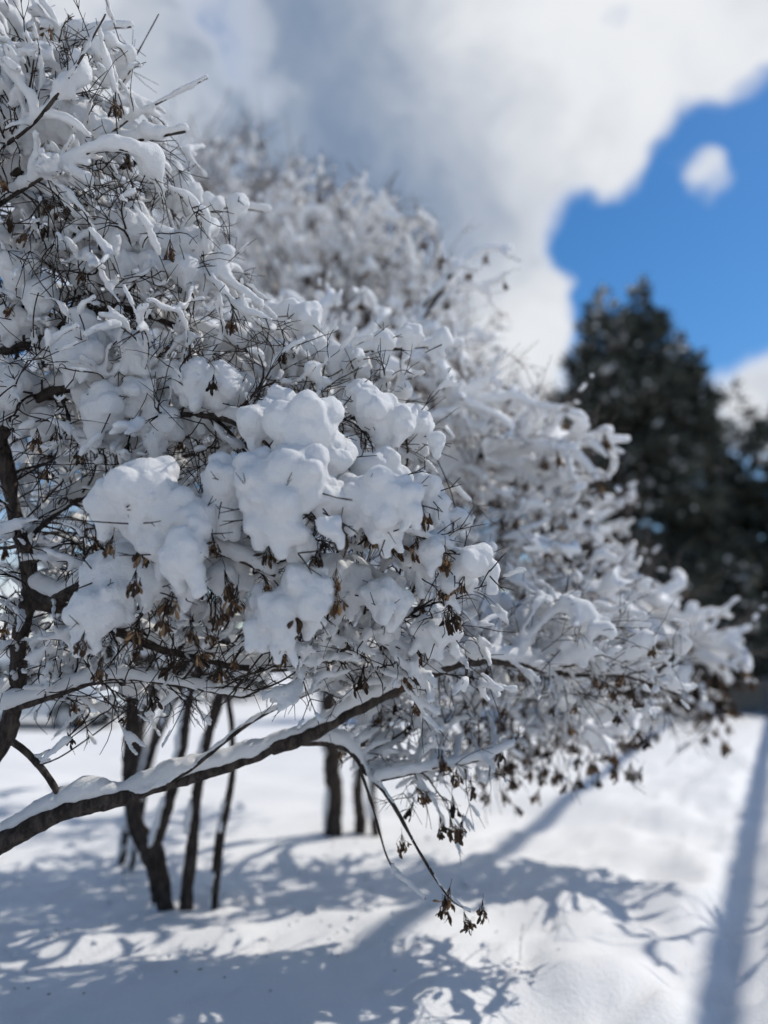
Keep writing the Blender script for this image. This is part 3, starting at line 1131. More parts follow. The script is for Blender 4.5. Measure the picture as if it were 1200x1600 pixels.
# ------------------------------------------------------------------ the trees behind
def back_tree(label, base_px, stems, extra, ells, natt, step, kill, rtip, fine, voxel, snow, mats, smat, seed, bunches, bsize, bunch_spots=(), shell=0.5, fringe=()):
    base = np.mean([G(*b) for b in base_px], axis=0)
    base[2] = gz(base[0], base[1])
    root = thing('maple_tree', label, 'tree', base, 'row of snowy maple trees')
    g = np.random.default_rng(seed)
    limbs = []
    for pts, r0, r1, pl in stems:
        limbs.append((pts, r0, r1, pl))
    ns = len(limbs)
    # limbs arching from the stem tops into the crown
    for e in ells:
        c = P(e[0], e[1], e[4])
        k = int(np.argmin([np.linalg.norm(limbs[i][0][-1] - c) + g.uniform(0, 0.5) for i in range(ns)]))
        a = limbs[k][0][-1]
        m = 0.5 * (a + c) + np.array([g.normal(0, 0.1), g.normal(0, 0.1), 0.18 * np.linalg.norm((c - a)[:2])])
        limbs.append(([a, m, c], limbs[k][2], rtip * 3.5, k))
        for _ in range(2):
            u = norm(g.normal(size=3))
            u[2] = abs(u[2]) * 0.4
            tip = c + u * np.array([e[2] * e[4] / F, e[5], e[3] * e[4] / F]) * 0.8
            limbs.append(([0.5 * (m + c), 0.5 * (c + tip) + np.array([0, 0, 0.1]), tip], rtip * 4.5, rtip * 2, len(limbs) - 1))
    for pts, r0, r1, pl in extra:
        limbs.append((pts, r0, r1, pl))
    att = ellipsoids(ells, natt, shell, seed + 1)
    limb_ch, big, thin, ft = grow_tree(root, limbs, att, step, kill, rtip, 2.25, 0.02, 80, np.array([0, 0, 0.08]), mats, fine, seed + 2, rtip * 3.2, 3, np.array([base[0], base[1], 1.6]))
    ex = exposure(limb_ch + big + thin, 0.12, 0.4)
    s0, s1, s2, gate0 = snow

    def rule(p, hz, ra):
        e = ex(p)
        gate = sstep(vnoise(p, 4, 81) + 0.35 * e, gate0, gate0 + 0.4)
        return (s0 + s1 * vnoise(p, 12, 82) + s2 * e * sstep(vnoise(p, 4.5, 83), 0.35, 0.8)) * gate * sstep(hz, 0.2, 0.75)

    def rule_f(p, hz, ra):
        return (s0 * 0.6 + s1 * 0.5 * vnoise(p, 16, 84)) * sstep(vnoise(p, 11, 85), 0.45, 0.65) * sstep(hz, 0.3, 0.8)

    def rule_l(p, hz, ra):
        return (0.02 + 0.02 * vnoise(p, 6, 86)) * sstep(hz, 0.4, 0.9)
    c1, r1 = snow_balls(big + thin, rule, 0.45, 0.8, 1)
    c2, r2 = snow_balls(ft, rule_f, 0.6, 0.5, 2)
    c3, r3 = snow_balls(limb_ch, rule_l, 0.4, 0.45, 3, (0.012, 1.3))
    C, Rr = np.concatenate([c1, c2, c3]), np.concatenate([r1, r2, r3])
    # snow plastered on the weather side of the stems
    for p, r in limb_ch[:ns]:
        q = resample(p, 0.02)
        rr = np.interp(np.linspace(0, 1, len(q)), np.linspace(0, 1, len(r)), r)
        k = vnoise(q, 5, 87) > 0.52
        if k.any():
            C = np.concatenate([C, q[k] + np.array([-0.8, -0.45, 0.0]) * rr[k][:, None]])
            Rr = np.concatenate([Rr, np.minimum(0.5 * rr[k], 0.02)])
    keep = Rr > voxel * 0.4
    obj('snow_load', snow_mesh('snow_load', C[keep], Rr[keep], voxel, 2, voxel * 0.5, 0.22 / voxel), smat, root, 'stuff')
    tips = [c[0][-1] for c in thin]
    pick = g.permutation(len(tips))[:bunches]
    for k in pick:
        put_bunch(root, tips[k] + np.array([0, 0, -0.05]), g, bsize * g.uniform(0.8, 1.2))
    for x0, x1, y0, y1, d, n in fringe:
        for _ in range(n):
            put_bunch(root, P(g.uniform(x0, x1), g.uniform(y0, y1), d + g.uniform(-0.2, 0.2)), g, bsize * g.uniform(0.7, 1.2))
    for x, y, d in bunch_spots:
        put_bunch(root, P(x, y, d), g, bsize * g.uniform(0.9, 1.3))
    return root


def g5(px, py):
    p = G(px, py)
    p[2] = gz(p[0], p[1]) - 0.04
    return p


back_tree('maple with bare dark stems rising behind the long low limb', [(262, 1405), (335, 1410)],
          [([g5(264, 1408), P(240, 1340, 4.95), P(212, 1285, 4.95), P(203, 1200, 5.0), P(206, 1100, 5.0), P(190, 960, 5.1), P(210, 800, 5.2)], 0.066, 0.026, None),
           ([P(238, 1335, 4.95), P(262, 1260, 4.9), P(282, 1180, 4.9), P(300, 1080, 4.9), P(360, 940, 4.9), P(430, 800, 4.95)], 0.042, 0.022, 0),
           ([g5(290, 1412), P(300, 1310, 4.95), P(316, 1190, 4.95), P(345, 1085, 4.9), P(400, 960, 4.8), P(480, 860, 4.75)], 0.045, 0.02, None),
           ([g5(333, 1412), P(346, 1310, 4.95), P(364, 1190, 4.95), P(357, 1090, 5.0), P(345, 980, 5.0), P(350, 860, 5.1)], 0.027, 0.014, None),
           ([g5(332, 1410), P(335, 1340, 4.95), P(350, 1250, 4.97)], 0.014, 0.010, None),
           ([g5(190, 1330), P(205, 1260, 5.6), P(235, 1180, 5.6), P(262, 1100, 5.6), P(300, 900, 5.6)], 0.03, 0.015, None),
           ([g5(205, 1345), P(225, 1250, 5.5), P(245, 1160, 5.5), P(330, 1000, 5.5), P(450, 900, 5.4)], 0.022, 0.012, None)],
          [([P(480, 860, 4.75), P(620, 900, 4.6), P(760, 1000, 4.5), P(860, 1090, 4.4), P(930, 1170, 4.35)], 0.018, 0.005, 2),
           ([P(480, 860, 4.75), P(640, 760, 4.8), P(800, 700, 4.9), P(900, 690, 5.0), P(985, 688, 5.0)], 0.02, 0.006, 2),
           ([P(430, 800, 4.95), P(560, 600, 5.2), P(640, 500, 5.3), P(740, 400, 5.4), P(800, 390, 5.4)], 0.02, 0.005, 1)],
          [(480, 620, 260, 140, 5.1, 0.8), (690, 690, 160, 110, 5.0, 0.8), (830, 730, 120, 110, 5.0, 0.6), (760, 890, 200, 130, 4.8, 0.7), (880, 960, 130, 110, 4.7, 0.5),
           (870, 1120, 140, 75, 4.5, 0.4, 2.0), (750, 1120, 130, 85, 4.5, 0.4, 2.2), (620, 1090, 100, 60, 4.7, 0.3, 2.0), (250, 820, 250, 200, 5.2, 0.7), (110, 640, 170, 160, 5.2, 0.6), (380, 1000, 220, 60, 5.0, 0.5), (720, 450, 60, 32, 5.4, 0.25)],
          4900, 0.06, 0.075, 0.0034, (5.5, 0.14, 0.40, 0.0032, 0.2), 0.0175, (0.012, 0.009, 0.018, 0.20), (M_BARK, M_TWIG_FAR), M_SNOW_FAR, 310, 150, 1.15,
          [(930, 1190, 4.35), (905, 1215, 4.35), (885, 1225, 4.4), (955, 1175, 4.35), (985, 1200, 4.4), (1000, 1205, 4.4), (870, 1205, 4.4), (845, 1215, 4.4), (820, 1180, 4.4), (840, 1240, 4.4), (800, 1215, 4.4),
           (795, 1185, 4.4), (860, 1170, 4.4), (785, 1240, 4.4), (805, 1262, 4.4), (900, 1180, 4.4), (690, 400, 5.3), (660, 380, 5.3), (640, 470, 5.3), (620, 500, 5.3), (700, 470, 5.3), (730, 430, 5.3), (760, 400, 5.3)], 0.5, [(730, 1010, 1110, 1220, 4.45, 52), (700, 860, 1090, 1180, 4.5, 16), (700, 950, 700, 900, 4.6, 24)])

back_tree('maple with two short dark trunks seen past the drooping limb tip', [(522, 1288), (575, 1288)],
          [([g5(521, 1290), P(522, 1230, 7.3), P(515, 1150, 7.3), P(512, 1050, 7.3), P(540, 900, 7.3), P(560, 750, 7.4)], 0.09, 0.05, None),
           ([g5(566, 1288), P(560, 1230, 7.3), P(575, 1130, 7.3), P(640, 1000, 7.2), P(740, 880, 7.1)], 0.055, 0.03, None),
           ([g5(588, 1290), P(582, 1230, 7.3), P(600, 1120, 7.3), P(700, 1010, 7.0), P(820, 960, 6.8)], 0.04, 0.025, None)],
          [([P(820, 960, 6.8), P(920, 940, 6.5), P(1020, 980, 6.2), P(1090, 1050, 6.0), P(1125, 1130, 5.9)], 0.024, 0.006, 2)],
          [(520, 470, 200, 170, 7.6, 1.1), (640, 580, 140, 120, 7.4, 1.0), (790, 720, 110, 120, 7.2, 0.9), (860, 850, 130, 120, 7.0, 0.8), (960, 960, 130, 80, 6.6, 0.7),
           (1060, 995, 100, 60, 6.2, 0.5, 1.8), (1010, 1080, 120, 55, 6.2, 0.5, 1.6), (1110, 1040, 70, 45, 6.0, 0.3, 2.0), (620, 800, 200, 150, 7.3, 0.9), (420, 420, 110, 120, 7.8, 0.8)],
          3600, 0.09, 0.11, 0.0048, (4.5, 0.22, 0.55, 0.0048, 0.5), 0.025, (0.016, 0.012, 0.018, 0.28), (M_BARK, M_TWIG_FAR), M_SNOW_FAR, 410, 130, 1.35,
          [(1110, 1115, 5.9), (1140, 1135, 5.9), (1130, 1160, 5.9), (1103, 1150, 5.9), (1120, 1140, 5.9), (1135, 1165, 5.9), (1095, 1120, 5.9), (1150, 1110, 5.9), (1075, 1085, 6.0), (1060, 1070, 6.0), (1100, 1060, 6.0),
           (1085, 1050, 6.0), (1120, 1050, 6.0), (1150, 1070, 5.9), (1165, 1045, 5.9), (1130, 1080, 5.9), (1010, 1130, 6.0), (1025, 1145, 6.0), (1000, 1160, 6.0)], 0.5, [(1000, 1150, 1035, 1120, 6.0, 40), (880, 1010, 1080, 1175, 6.2, 26)])

back_tree('farthest and tallest maple of the row, brownish bare twigs against the cloud', [(215, 1220)],
          [([g5(212, 1222), P(225, 1120, 10.5), P(300, 950, 10.5), P(400, 750, 10.6), P(390, 560, 10.7)], 0.09, 0.04, None),
           ([g5(222, 1222), P(265, 1100, 10.5), P(420, 900, 10.4), P(580, 720, 10.3)], 0.07, 0.035, None)],
          [],
          [(380, 380, 130, 150, 10.8, 1.3), (500, 460, 150, 130, 10.6, 1.2), (600, 580, 130, 100, 10.3, 1.2), (740, 690, 100, 100, 10.1, 1.0), (450, 600, 200, 150, 10.6, 1.2), (310, 300, 60, 90, 10.8, 0.7)],
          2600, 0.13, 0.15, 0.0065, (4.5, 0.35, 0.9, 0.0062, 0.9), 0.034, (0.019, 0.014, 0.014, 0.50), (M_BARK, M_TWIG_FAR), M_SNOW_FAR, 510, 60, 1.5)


# ------------------------------------------------------------------ evergreens far right and the hedge
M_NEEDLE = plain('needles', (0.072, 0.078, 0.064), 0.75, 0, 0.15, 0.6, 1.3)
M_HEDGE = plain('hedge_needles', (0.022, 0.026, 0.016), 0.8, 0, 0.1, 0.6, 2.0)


def tufts(c, d, size, blades, g):
    """fans of narrow needle blades at points c along d -> verts, quads"""
    n = len(c)
    V = []
    for k in range(blades):
        dd = norm(d + norm(g.normal(size=(n, 3))) * 0.75)
        s = norm(np.cross(dd, norm(g.normal(size=(n, 3)))))
        L = size[:, None] * g.uniform(0.7, 1.3, (n, 1))
        w = L * 0.11
        V.append(np.stack([c - s * w * 0.5, c + s * w * 0.5, c + dd * L * 0.6 + s * w, c + dd * L, c + dd * L * 0.6 - s * w], 1))
    V = np.concatenate(V)
    m = len(V)
    idx = np.arange(m * 5).reshape(m, 5)
    return V.reshape(-1, 3), [idx[:, [0, 1, 2, 4]], idx[:, [2, 3, 4]]]


def conifer(label, base, leaders, z0, prof, nb, seed, snow_amt, dens=1.0):
    """leaders: [(dx, dy, top height)]; prof(t) = crown radius at t = 0 (top) .. 1 (lowest branches)"""
    g = np.random.default_rng(seed)
    base = np.array([base[0], base[1], gz(base[0], base[1]) - 0.1])
    root = thing('conifer_tree', label, 'tree', base, 'dark conifers at the right')
    allc = []
    C, Dr, S = [], [], []
    for li, (dx, dy, H) in enumerate(leaders):
        low = 0.0 if li == 0 else H * 0.62
        tr = resample([base + np.array([0 if li == 0 else dx * 0.15, 0, low]), base + np.array([dx * 0.7, dy * 0.7, low + (H - low) * 0.5]), base + np.array([dx, dy, H])], 0.4)
        rr = taper(len(tr), 0.17 if li == 0 else 0.07, 0.015)
        obj('trunk' if li == 0 else 'branch', limb_mesh('trunk', tr, rr, 9, 0.1, li), M_BARK, root)
        n = nb if li == 0 else nb // 4
        hs = z0 + (H - z0) * (1 - np.sqrt(g.random(n) * 0.98 + 0.0)) if li == 0 else low + (H - low) * g.random(n)
        for h in np.sort(hs):
            t = (H - h) / (H - z0)
            a = g.uniform(0, 6.283)
            L = prof(t) * g.uniform(0.72, 1.08) * (1 if li == 0 else 0.8) + 0.15
            k = np.interp(h, tr[:, 2] - base[2], np.arange(len(tr)))
            o = tr[int(k)] + (tr[min(int(k) + 1, len(tr) - 1)] - tr[int(k)]) * (k - int(k))
            d = np.array([math.cos(a), math.sin(a), 0.0])
            rise = 0.55 * (1 - t) - 0.25 * t + g.normal(0, 0.1)
            pts = np.array([o + d * L * s + np.array([0, 0, L * (rise * s - 0.30 * t * s * s + 0.22 * s ** 3)]) for s in np.linspace(0, 1, 7)])
            allc.append((pts, taper(7, 0.012 + 0.010 * L, 0.006)))
            # side sprays
            ns = int((6 + 13 * L) * dens)
            s = g.uniform(0.15, 1, ns) ** 0.8
            q = np.stack([np.interp(s, np.linspace(0, 1, 7), pts[:, j]) for j in range(3)], 1)
            sd = np.cross(d, [0, 0, 1.0])
            lat = g.uniform(-1, 1, (ns, 1)) * (0.42 * L * (1.05 - s[:, None]) + 0.12)
            q = q + sd * lat + np.array([0, 0, -1.0]) * np.abs(lat) * 0.25 + g.normal(0, 0.04, q.shape)
            C.append(q)
            Dr.append(norm(d + sd * np.sign(lat) * 0.8 + np.array([0, 0, 0.15])))
            S.append(g.uniform(0.30, 0.58, ns) * min(1.0, 0.45 + 0.5 * L))
    v, q = tubes(allc, 4)
    obj('branches', mesh_np('branches', v, q), M_BARK, root, 'stuff')
    C, Dr, S = np.concatenate(C), np.concatenate(Dr), np.concatenate(S)
    v, q = tufts(C, Dr, S, 4, g)
    obj('crown', mesh_np('crown', v, q, False), M_NEEDLE, root, 'stuff')
    # snow lying on the sprays: more on the lowest skirt
    hrel = (C[:, 2] - base[2] - z0) / (leaders[0][2] - z0)
    out = np.hypot(C[:, 0] - base[0], C[:, 1] - base[1]) / np.array([prof(min(1, max(0, 1 - x))) + 0.3 for x in hrel])
    gate = 0.75 * vnoise(C, 1.1, 91) + 0.5 * g.random(len(C)) - 0.1 + 0.50 * np.exp(-np.maximum(hrel, 0) / 0.06) + 0.10 * out
    k = gate > snow_amt
    obj('snow_load', snow_mesh('snow_load', C[k] + np.array([0, 0, 0.05]) + Dr[k] * 0.06, np.full(k.sum(), 0.04) * g.uniform(0.5, 1.4, k.sum()), 0.085, 1, 0.02, 6), M_SNOW_FAR, root, 'stuff')
    return root


conifer('broad dark conifer with two leader tips standing against blue sky', P(1060, 1100, 25.5)[:2], [(-1.75, 0, 15.2), (-0.30, 0.2, 15.3), (-2.6, 0.3, 12.9), (0.8, -0.2, 13.3)], 2.5,
        lambda t: 0.12 + 4.0 * min(1, max(0, t - 0.085)) ** 0.62, 280, 601, 0.66, 1.0)
conifer('smaller dark conifer at the right edge behind the two-tipped one', P(1196, 1100, 28.0)[:2], [(0, 0, 11.0)], 1.9,
        lambda t: 1.0 + 3.3 * min(1, max(0, t)) ** 0.45, 240, 602, 0.68, 1.0)


def hedge(label, a, b, h, w, n, seed):
    g = np.random.default_rng(seed)
    a, b = np.array(a[:2]), np.array(b[:2])
    mid = 0.5 * (a + b)
    root = thing('evergreen_hedge', label, 'hedge', (mid[0], mid[1], gz(*mid)), 'evergreen hedges')
    t = g.random(n)
    dirv = (b - a) / np.linalg.norm(b - a)
    nrm = np.array([-dirv[1], dirv[0]])
    top = h * (0.75 + 0.5 * vnoise(np.stack([t * np.linalg.norm(b - a), t * 0, t * 0], -1), 0.7, seed))
    u = g.uniform(0, 1, n) ** 0.6
    ww = w * np.sqrt(1 - 0.7 * u ** 2)
    off = ww * g.choice([-1, 1], n) * g.uniform(0.6, 1, n)
    xy = a + dirv * (t * np.linalg.norm(b - a))[:, None] + nrm * off[:, None]
    z = ground_z(xy[:, 0], xy[:, 1]) + u * top
    c = np.column_stack([xy, z])
    d = norm(np.column_stack([nrm[0] * off, nrm[1] * off, 0.25 + 0.6 * u]))
    v, q = tufts(c, d, g.uniform(0.2, 0.4, n), 5, g)
    obj('foliage', mesh_np('foliage', v, q, False), M_HEDGE, root, 'stuff')
    st = []
    for k in range(int(np.linalg.norm(b - a) / 0.8) + 1):
        p = a + dirv * k * 0.8
        zz = gz(p[0], p[1])
        st.append((np.array([[p[0], p[1], zz - 0.1], [p[0] + g.normal(0, 0.05), p[1], zz + h * 0.4], [p[0] + g.normal(0, 0.1), p[1] + g.normal(0, 0.1), zz + h * 0.75]]), np.array([0.05, 0.035, 0.015])))
    v, q = tubes(st, 6)
    obj('stems', mesh_np('stems', v, q), M_BARK, root, 'stuff')
    k = (u > 0.78) & (vnoise(c, 1.6, seed + 3) > 0.42)
    obj('snow_load', snow_mesh('snow_load', c[k] + np.array([0, 0, 0.1]), g.uniform(0.06, 0.14, k.sum()), 0.05, 2, 0.02, 6), M_SNOW_FAR, root, 'stuff')


def gy(px, d):
    p = P(px, 1035, d)
    return p


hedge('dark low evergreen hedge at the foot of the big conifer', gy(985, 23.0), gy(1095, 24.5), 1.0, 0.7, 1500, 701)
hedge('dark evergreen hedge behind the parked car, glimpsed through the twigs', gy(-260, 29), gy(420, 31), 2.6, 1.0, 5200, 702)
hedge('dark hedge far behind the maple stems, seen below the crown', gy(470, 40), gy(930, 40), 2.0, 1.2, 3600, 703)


# ------------------------------------------------------------------ parked car, wall and post
def prism(name, prof, x0, x1, mat, parent, bev=0.03, kind=None):
    """profile (y, z) extruded along x, edges bevelled"""
    import bmesh
    bm = bmesh.new()
    a = [bm.verts.new((x0, y, z)) for y, z in prof]
    b = [bm.verts.new((x1, y, z)) for y, z in prof]
    n = len(prof)
    bm.faces.new(a)
    bm.faces.new(b[::-1])
    for i in range(n):
        bm.faces.new((a[(i + 1) % n], a[i], b[i], b[(i + 1) % n]))
    bmesh.ops.recalc_face_normals(bm, faces=bm.faces)
    if bev:
        bmesh.ops.bevel(bm, geom=list(bm.edges), offset=bev, segments=2, affect='EDGES', clamp_overlap=True)
    me = bpy.data.meshes.new(name)
    bm.to_mesh(me)
    bm.free()
    for p in me.polygons:
        p.use_smooth = False
    o = bpy.data.objects.new(name, me)
    COL.objects.link(o)
    me.materials.append(mat)
    o.parent = parent
    return o


def car(loc, rz, label):
    paint = plain('silver_paint', (0.55, 0.57, 0.58), 0.35, 0.3, 0.5, 0.06, 3)
    glass = plain('car_glass', (0.012, 0.014, 0.016), 0.12, 0, 0.6, 0.2, 2)
    rub = plain('tyre_rubber', (0.015, 0.015, 0.016), 0.9, 0, 0.2, 0.3, 20)
    rim = plain('wheel_rim', (0.35, 0.36, 0.37), 0.4, 0.7, 0.5, 0.1, 9)
    red = plain('tail_lamp', (0.25, 0.01, 0.01), 0.3, 0, 0.5, 0.2, 5)
    wht = plain('head_lamp', (0.7, 0.72, 0.75), 0.2, 0, 0.5, 0.05, 5)
    root = thing('parked_car', label, 'car', loc)
    root.rotation_euler = (0, 0, rz)

    def arch(cy):
        return [(cy + 0.40 * math.cos(a), 0.33 + 0.40 * math.sin(a)) for a in np.linspace(0, math.pi, 9)][::-1]
    low = [(-2.2, 0.32), (-2.25, 0.55), (-2.18, 0.95), (-1.0, 1.06), (1.9, 1.08), (2.22, 1.0), (2.26, 0.6), (2.2, 0.32)]
    body = low + arch(1.38)[::-1] + arch(-1.35)[::-1]
    prism('body', body, -0.88, 0.88, paint, root, 0.035)
    cab = [(-1.15, 1.05), (-0.45, 1.60), (0.1, 1.68), (1.6, 1.64), (2.08, 1.06)]
    prism('cabin', cab, -0.74, 0.74, paint, root, 0.05)
    for sx in (-1, 1):
        for (y0, y1, y2, y3) in ((-0.92, -0.36, 0.28, 0.28), (0.36, 0.36, 1.05, 1.05), (1.13, 1.13, 1.55, 1.86)):
            prism('window', [(y0, 1.11), (y1, 1.54), (y2, 1.58), (y3, 1.11)], sx * 0.735, sx * 0.752, glass, root, 0.0)
        for y in (-0.9, 0.3):
            prism('door_handle', [(y + 0.75, 0.93), (y + 0.75, 0.96), (y + 0.93, 0.96), (y + 0.93, 0.93)], sx * 0.875, sx * 0.905, rim, root, 0.004)
        prism('mirror', [(-0.78, 1.10), (-0.80, 1.26), (-0.62, 1.26), (-0.60, 1.10)], sx * 0.85, sx * 1.02, paint, root, 0.02)
        for cy in (-1.35, 1.38):
            w = prism('wheel', [(cy + 0.33 * math.cos(a), 0.33 + 0.33 * math.sin(a)) for a in np.linspace(0, 2 * math.pi, 28, endpoint=False)], sx * 0.66, sx * 0.87, rub, root, 0.02)
            prism('rim', [(cy + 0.21 * math.cos(a), 0.33 + 0.21 * math.sin(a)) for a in np.linspace(0, 2 * math.pi, 20, endpoint=False)], sx * 0.86, sx * 0.885, rim, w, 0.005)
        prism('headlight', [(-2.235, 0.72), (-2.20, 0.9), (-2.0, 0.93), (-2.0, 0.76)], sx * 0.62, sx * 0.887, wht, root, 0.01)
        prism('tail_light', [(2.262, 0.8), (2.232, 1.0), (2.0, 1.03), (2.0, 0.82)], sx * 0.66, sx * 0.887, red, root, 0.01)
    prism('windscreen', [(-1.10, 1.10), (-0.48, 1.585), (-0.50, 1.60), (-1.13, 1.11)], -0.66, 0.66, glass, root, 0.0)
    prism('rear_window', [(2.06, 1.12), (1.66, 1.60), (1.68, 1.61), (2.09, 1.12)], -0.64, 0.64, glass, root, 0.0)
    prism('bumper', [(-2.30, 0.34), (-2.30, 0.52), (-2.1, 0.52), (-2.1, 0.34)], -0.84, 0.84, rub, root, 0.03)
    g = np.random.default_rng(3)
    n = 900
    y = g.uniform(-0.4, 1.65, n)
    x = g.uniform(-0.66, 0.66, n)
    roof = np.column_stack([x, y, np.full(n, 1.70)])
    y2 = g.uniform(-2.1, -1.15, 500)
    hood = np.column_stack([g.uniform(-0.78, 0.78, 500), y2, 1.0 + 0.05 * (y2 + 2.1)])
    pts = np.concatenate([roof, hood])
    o = obj('snow_load', snow_mesh('snow_load', pts, 0.07 * (0.7 + 0.7 * vnoise(pts, 2.5, 5)), 0.03, 3, 0.01, 8), M_SNOW_FAR, None, 'stuff')
    o.parent = root
    return root


_c = P(52, 1100, 19.0)
car((_c[0], _c[1], gz(_c[0], _c[1]) - 0.05), R(82), 'silver parked car with snow on its roof, glimpsed behind the left trunk')

M_STONE = plain('pale_concrete', (0.42, 0.42, 0.41), 0.85, 0, 0.3, 0.2, 6)
M_POST = plain('dark_post', (0.05, 0.055, 0.07), 0.6, 0, 0.4, 0.2, 12)


def wall_and_post():
    a, b = P(1128, 1090, 27.0), P(1330, 1090, 27.0)
    mid = 0.5 * (a + b)
    z = gz(mid[0], mid[1])
    r = thing('low_wall', 'low pale grey wall capped with snow at the right edge', 'wall', (mid[0], mid[1], z - 0.05))
    L = np.linalg.norm((b - a)[:2]) / 2
    prism('wall_body', [(-0.15, 0), (-0.15, 0.95), (0.15, 0.95), (0.15, 0)], -L, L, M_STONE, r, 0.02)
    prism('coping', [(-0.2, 0.952), (-0.2, 1.04), (0.2, 1.04), (0.2, 0.952)], -L - 0.04, L + 0.04, M_STONE, r, 0.015)
    g = np.random.default_rng(9)
    pts = np.column_stack([g.uniform(-L, L, 1500), g.normal(0, 0.07, 1500), np.full(1500, 1.08)])
    o = obj('snow_load', snow_mesh('snow_load', pts, 0.09 * (0.7 + 0.6 * vnoise(pts, 2, 6)), 0.035, 3, 0.01, 8), M_SNOW_FAR, None, 'stuff')
    o.parent = r
    p = P(1197, 1085, 22.0)
    z = gz(p[0], p[1])
    r2 = thing('marker_post', 'dark upright post at the right edge in front of the low wall', 'post', (p[0], p[1], z - 0.1))
    prism('shaft', [(-0.06, 0), (-0.06, 1.15), (0.06, 1.15), (0.06, 0)], -0.06, 0.06, M_POST, r2, 0.01)
    prism('cap', [(-0.085, 1.152), (-0.05, 1.23), (0.05, 1.23), (0.085, 1.152)], -0.085, 0.085, M_POST, r2, 0.008)


wall_and_post()


# ------------------------------------------------------------------ out of view to the right: objects added to throw the long shadows
def right_side():
    g = np.random.default_rng(77)
    # two unseen snow-crusted lines, added to cast the diagonal and track shadows
    h = 9.0
    for (ga, gb, rc, lab) in ((G(430, 1600), G(1060, 1120), 0.075, 'unseen snow-crusted line added to cast the diagonal shadow nearer the maples'),
                              (G(1141, 1600), G(1196, 1180), 0.085, 'unseen snow-crusted line added to cast the shadow band along the trodden track')):
        off = SUN * (h / SUN[2])
        d = (gb - ga) / np.linalg.norm(gb - ga)
        a2, b2 = ga - d * 3 + off, gb + d * 10 + off
        root = thing('shadow_caster_line', lab, 'cable', ((a2[0] + b2[0]) / 2, (a2[1] + b2[1]) / 2, 0), 'added shadow lines')
        q = resample([a2, b2], 0.3)
        obj('caster_rod', limb_mesh('caster_rod', q, np.full(len(q), rc), 10, 0.05), M_POST, root)
        qq = resample([a2, b2], 0.04)
        obj('snow_load', snow_mesh('snow_load', qq + np.array([0, 0, rc * 0.8]), rc * (0.7 + 0.6 * vnoise(qq, 3, 4)), 0.035, 2, 0.01, 8), M_SNOW_FAR, root, 'stuff')
        for p in (a2, b2):
            z = gz(p[0], p[1])
            st = resample([np.array([p[0], p[1], z - 0.2]), np.array([p[0], p[1], h + 0.6])], 0.4)
            obj('caster_pole', limb_mesh('caster_pole', st, taper(len(st), 0.13, 0.10), 12, 0.03), M_BARK, root)
            arm = resample([np.array([p[0] - 0.5, p[1] + 0.25, h + 0.05]), np.array([p[0] + 0.5, p[1] - 0.25, h + 0.05])], 0.2)
            obj('caster_arm', limb_mesh('caster_arm', arm, np.full(len(arm), 0.05), 6, 0.02), M_BARK, root)
    # a slender bare tree, unseen, added to cast streaks of shadow
    base = np.array([4.9, 6.55, 0.0])
    base[2] = gz(base[0], base[1]) - 0.05
    t = thing('shadow_caster_tree', 'unseen slender bare tree added right of the view to cast shadow streaks', 'tree', base)
    B = lambda x, y, z: base + np.array([x, y, z])
    limbs = [([B(0, 0, 0), B(0.03, 0, 1.5), B(-0.04, 0.05, 3.0), B(0.05, 0, 4.6)], 0.05, 0.012, None),
             ([B(0, 0.02, 1.7), B(0.4, 0.3, 2.6), B(0.6, 0.5, 3.6)], 0.022, 0.007, 0),
             ([B(0, 0.02, 2.1), B(-0.35, -0.5, 2.9), B(-0.4, -0.9, 3.8)], 0.02, 0.007, 0),
             ([B(-0.02, 0.03, 2.6), B(0.4, -0.4, 3.3), B(0.6, -0.8, 4.2)], 0.018, 0.006, 0)]
    att = B(0, 0, 3.5) + norm(g.normal(size=(60, 3))) * (g.random((60, 1)) ** 0.5) * np.array([1.2, 1.5, 1.2])
    limb_ch, big, thin, ft = grow_tree(t, limbs, att, 0.1, 0.14, 0.004, 2.25, 0.02, 50, np.array([0, 0, 0.1]), (M_BARK, M_TWIG), (1, 0.1, 0.25, 0.003, 0.3), 78, 0.012, 3)
    c, r = snow_balls(big + thin, lambda p, hz, ra: 0.022 * sstep(vnoise(p, 6, 3), 0.4, 0.7) * sstep(hz, 0.3, 0.8), 0.5, 0.5, 5)
    obj('snow_load', snow_mesh('snow_load', c, r, 0.018, 2, 0.006, 12), M_SNOW_FAR, t, 'stuff')


right_side()


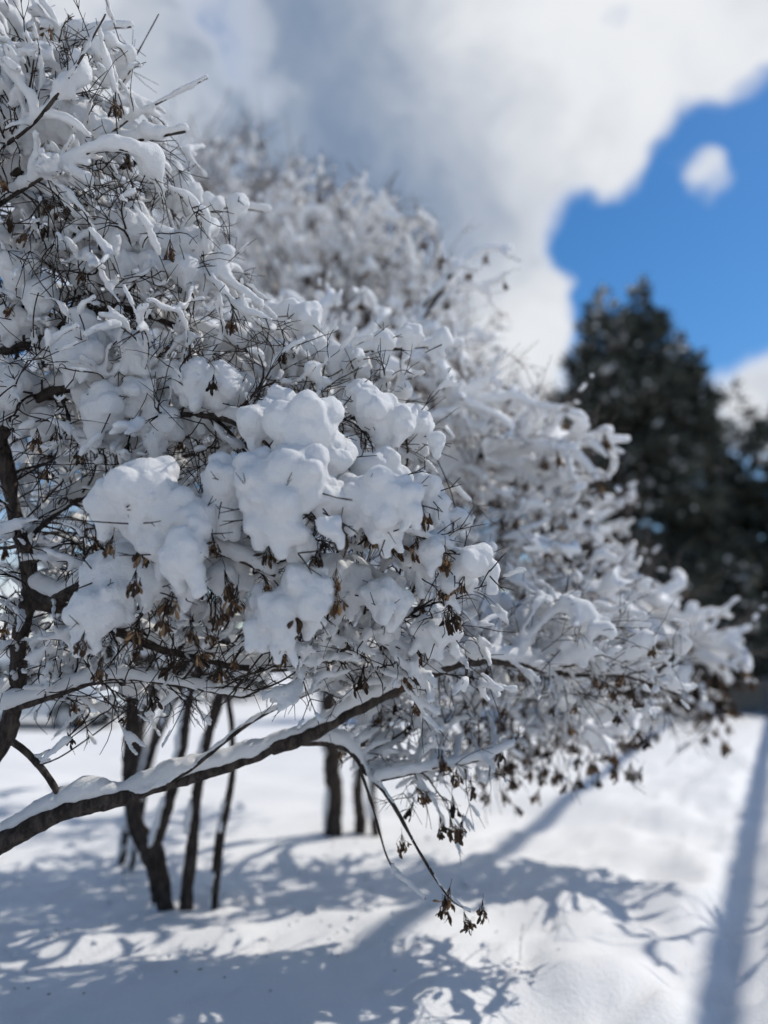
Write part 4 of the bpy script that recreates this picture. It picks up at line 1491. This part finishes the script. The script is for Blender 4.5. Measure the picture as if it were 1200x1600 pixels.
# ------------------------------------------------------------------ dry weed stalks poking out of the snow
def weeds():
    g = np.random.default_rng(88)
    spots = [(812, 1480), (190, 1390), (430, 1345), (520, 1310)]
    names = ['single thin dry stalk poking from the snow right of the drooping seeds', 'thin dry stalk in the snow left of the dark stems',
             'thin dry stalk in the sunlit snow between the stems and the trunks', 'thin dry stalk standing near the two short trunks']
    for (x, y), lab in zip(spots, names):
        p = G(x, y)
        p[2] = gz(p[0], p[1])
        h = 0.20 + 0.1 * g.random()
        o = thing('dry_stalk', lab, 'weed', p, 'dry stalks in the snow')
        q = np.array([p + np.array([0.02 * s * s, 0.01 * s, h * s - 0.03]) for s in np.linspace(0, 1, 6)])
        ch = [(q, taper(6, 0.0022, 0.0009))]
        obj('stem', mesh_np('stem', *tubes(ch, 5)), M_TWIG_FAR, o)
        for k in range(3):
            s = q[3 + (k % 2)]
            e = norm(np.array([g.normal(), g.normal(), 1.2]))
            obj('side_stem', mesh_np('side_stem', *tubes([(np.array([s, s + e * 0.03, s + e * 0.055]), np.array([0.0012, 0.001, 0.0006]))], 4)), M_TWIG_FAR, o)


weeds()


# ------------------------------------------------------------------ clods and litter dropped from the branches
def litter():
    g = np.random.default_rng(99)
    pts, rr = [], []
    for _ in range(110):
        px, py = g.uniform(0, 760), g.uniform(1290, 1500)
        p = G(px, py)
        z = gz(p[0], p[1])
        r = g.uniform(0.005, 0.014)
        for k in range(4):
            pts.append([p[0] + g.normal(0, r * 0.7), p[1] + g.normal(0, r * 0.7), z + r * 0.25])
            rr.append(r * g.uniform(0.5, 1.0))
    o = obj('snow_clods', snow_mesh('snow_clods', np.array(pts), np.array(rr), 0.009, 1, 0.003, 50), M_GROUND, None, 'stuff')
    o['label'] = 'small clods of snow dropped from the branches onto the ground'
    ch = []
    for _ in range(70):
        px, py = g.uniform(0, 900), g.uniform(1270, 1560)
        p = G(px, py)
        p[2] = gz(p[0], p[1]) + 0.004
        a = g.uniform(0, 6.28)
        L = g.uniform(0.010, 0.03)
        d = np.array([math.cos(a), math.sin(a), 0.05]) * L
        n = np.array([-d[1], d[0], 0]) * g.normal(0, 0.25)
        ch.append((np.array([p, p + d * 0.5 + n, p + d]), np.array([0.002, 0.0032, 0.001])))
    v, q = tubes(ch, 4)
    o = obj('twig_litter', mesh_np('twig_litter', v, q), M_SEED2, None, 'stuff')
    o['label'] = 'bits of twig and dry seed scattered on the snow'


litter()
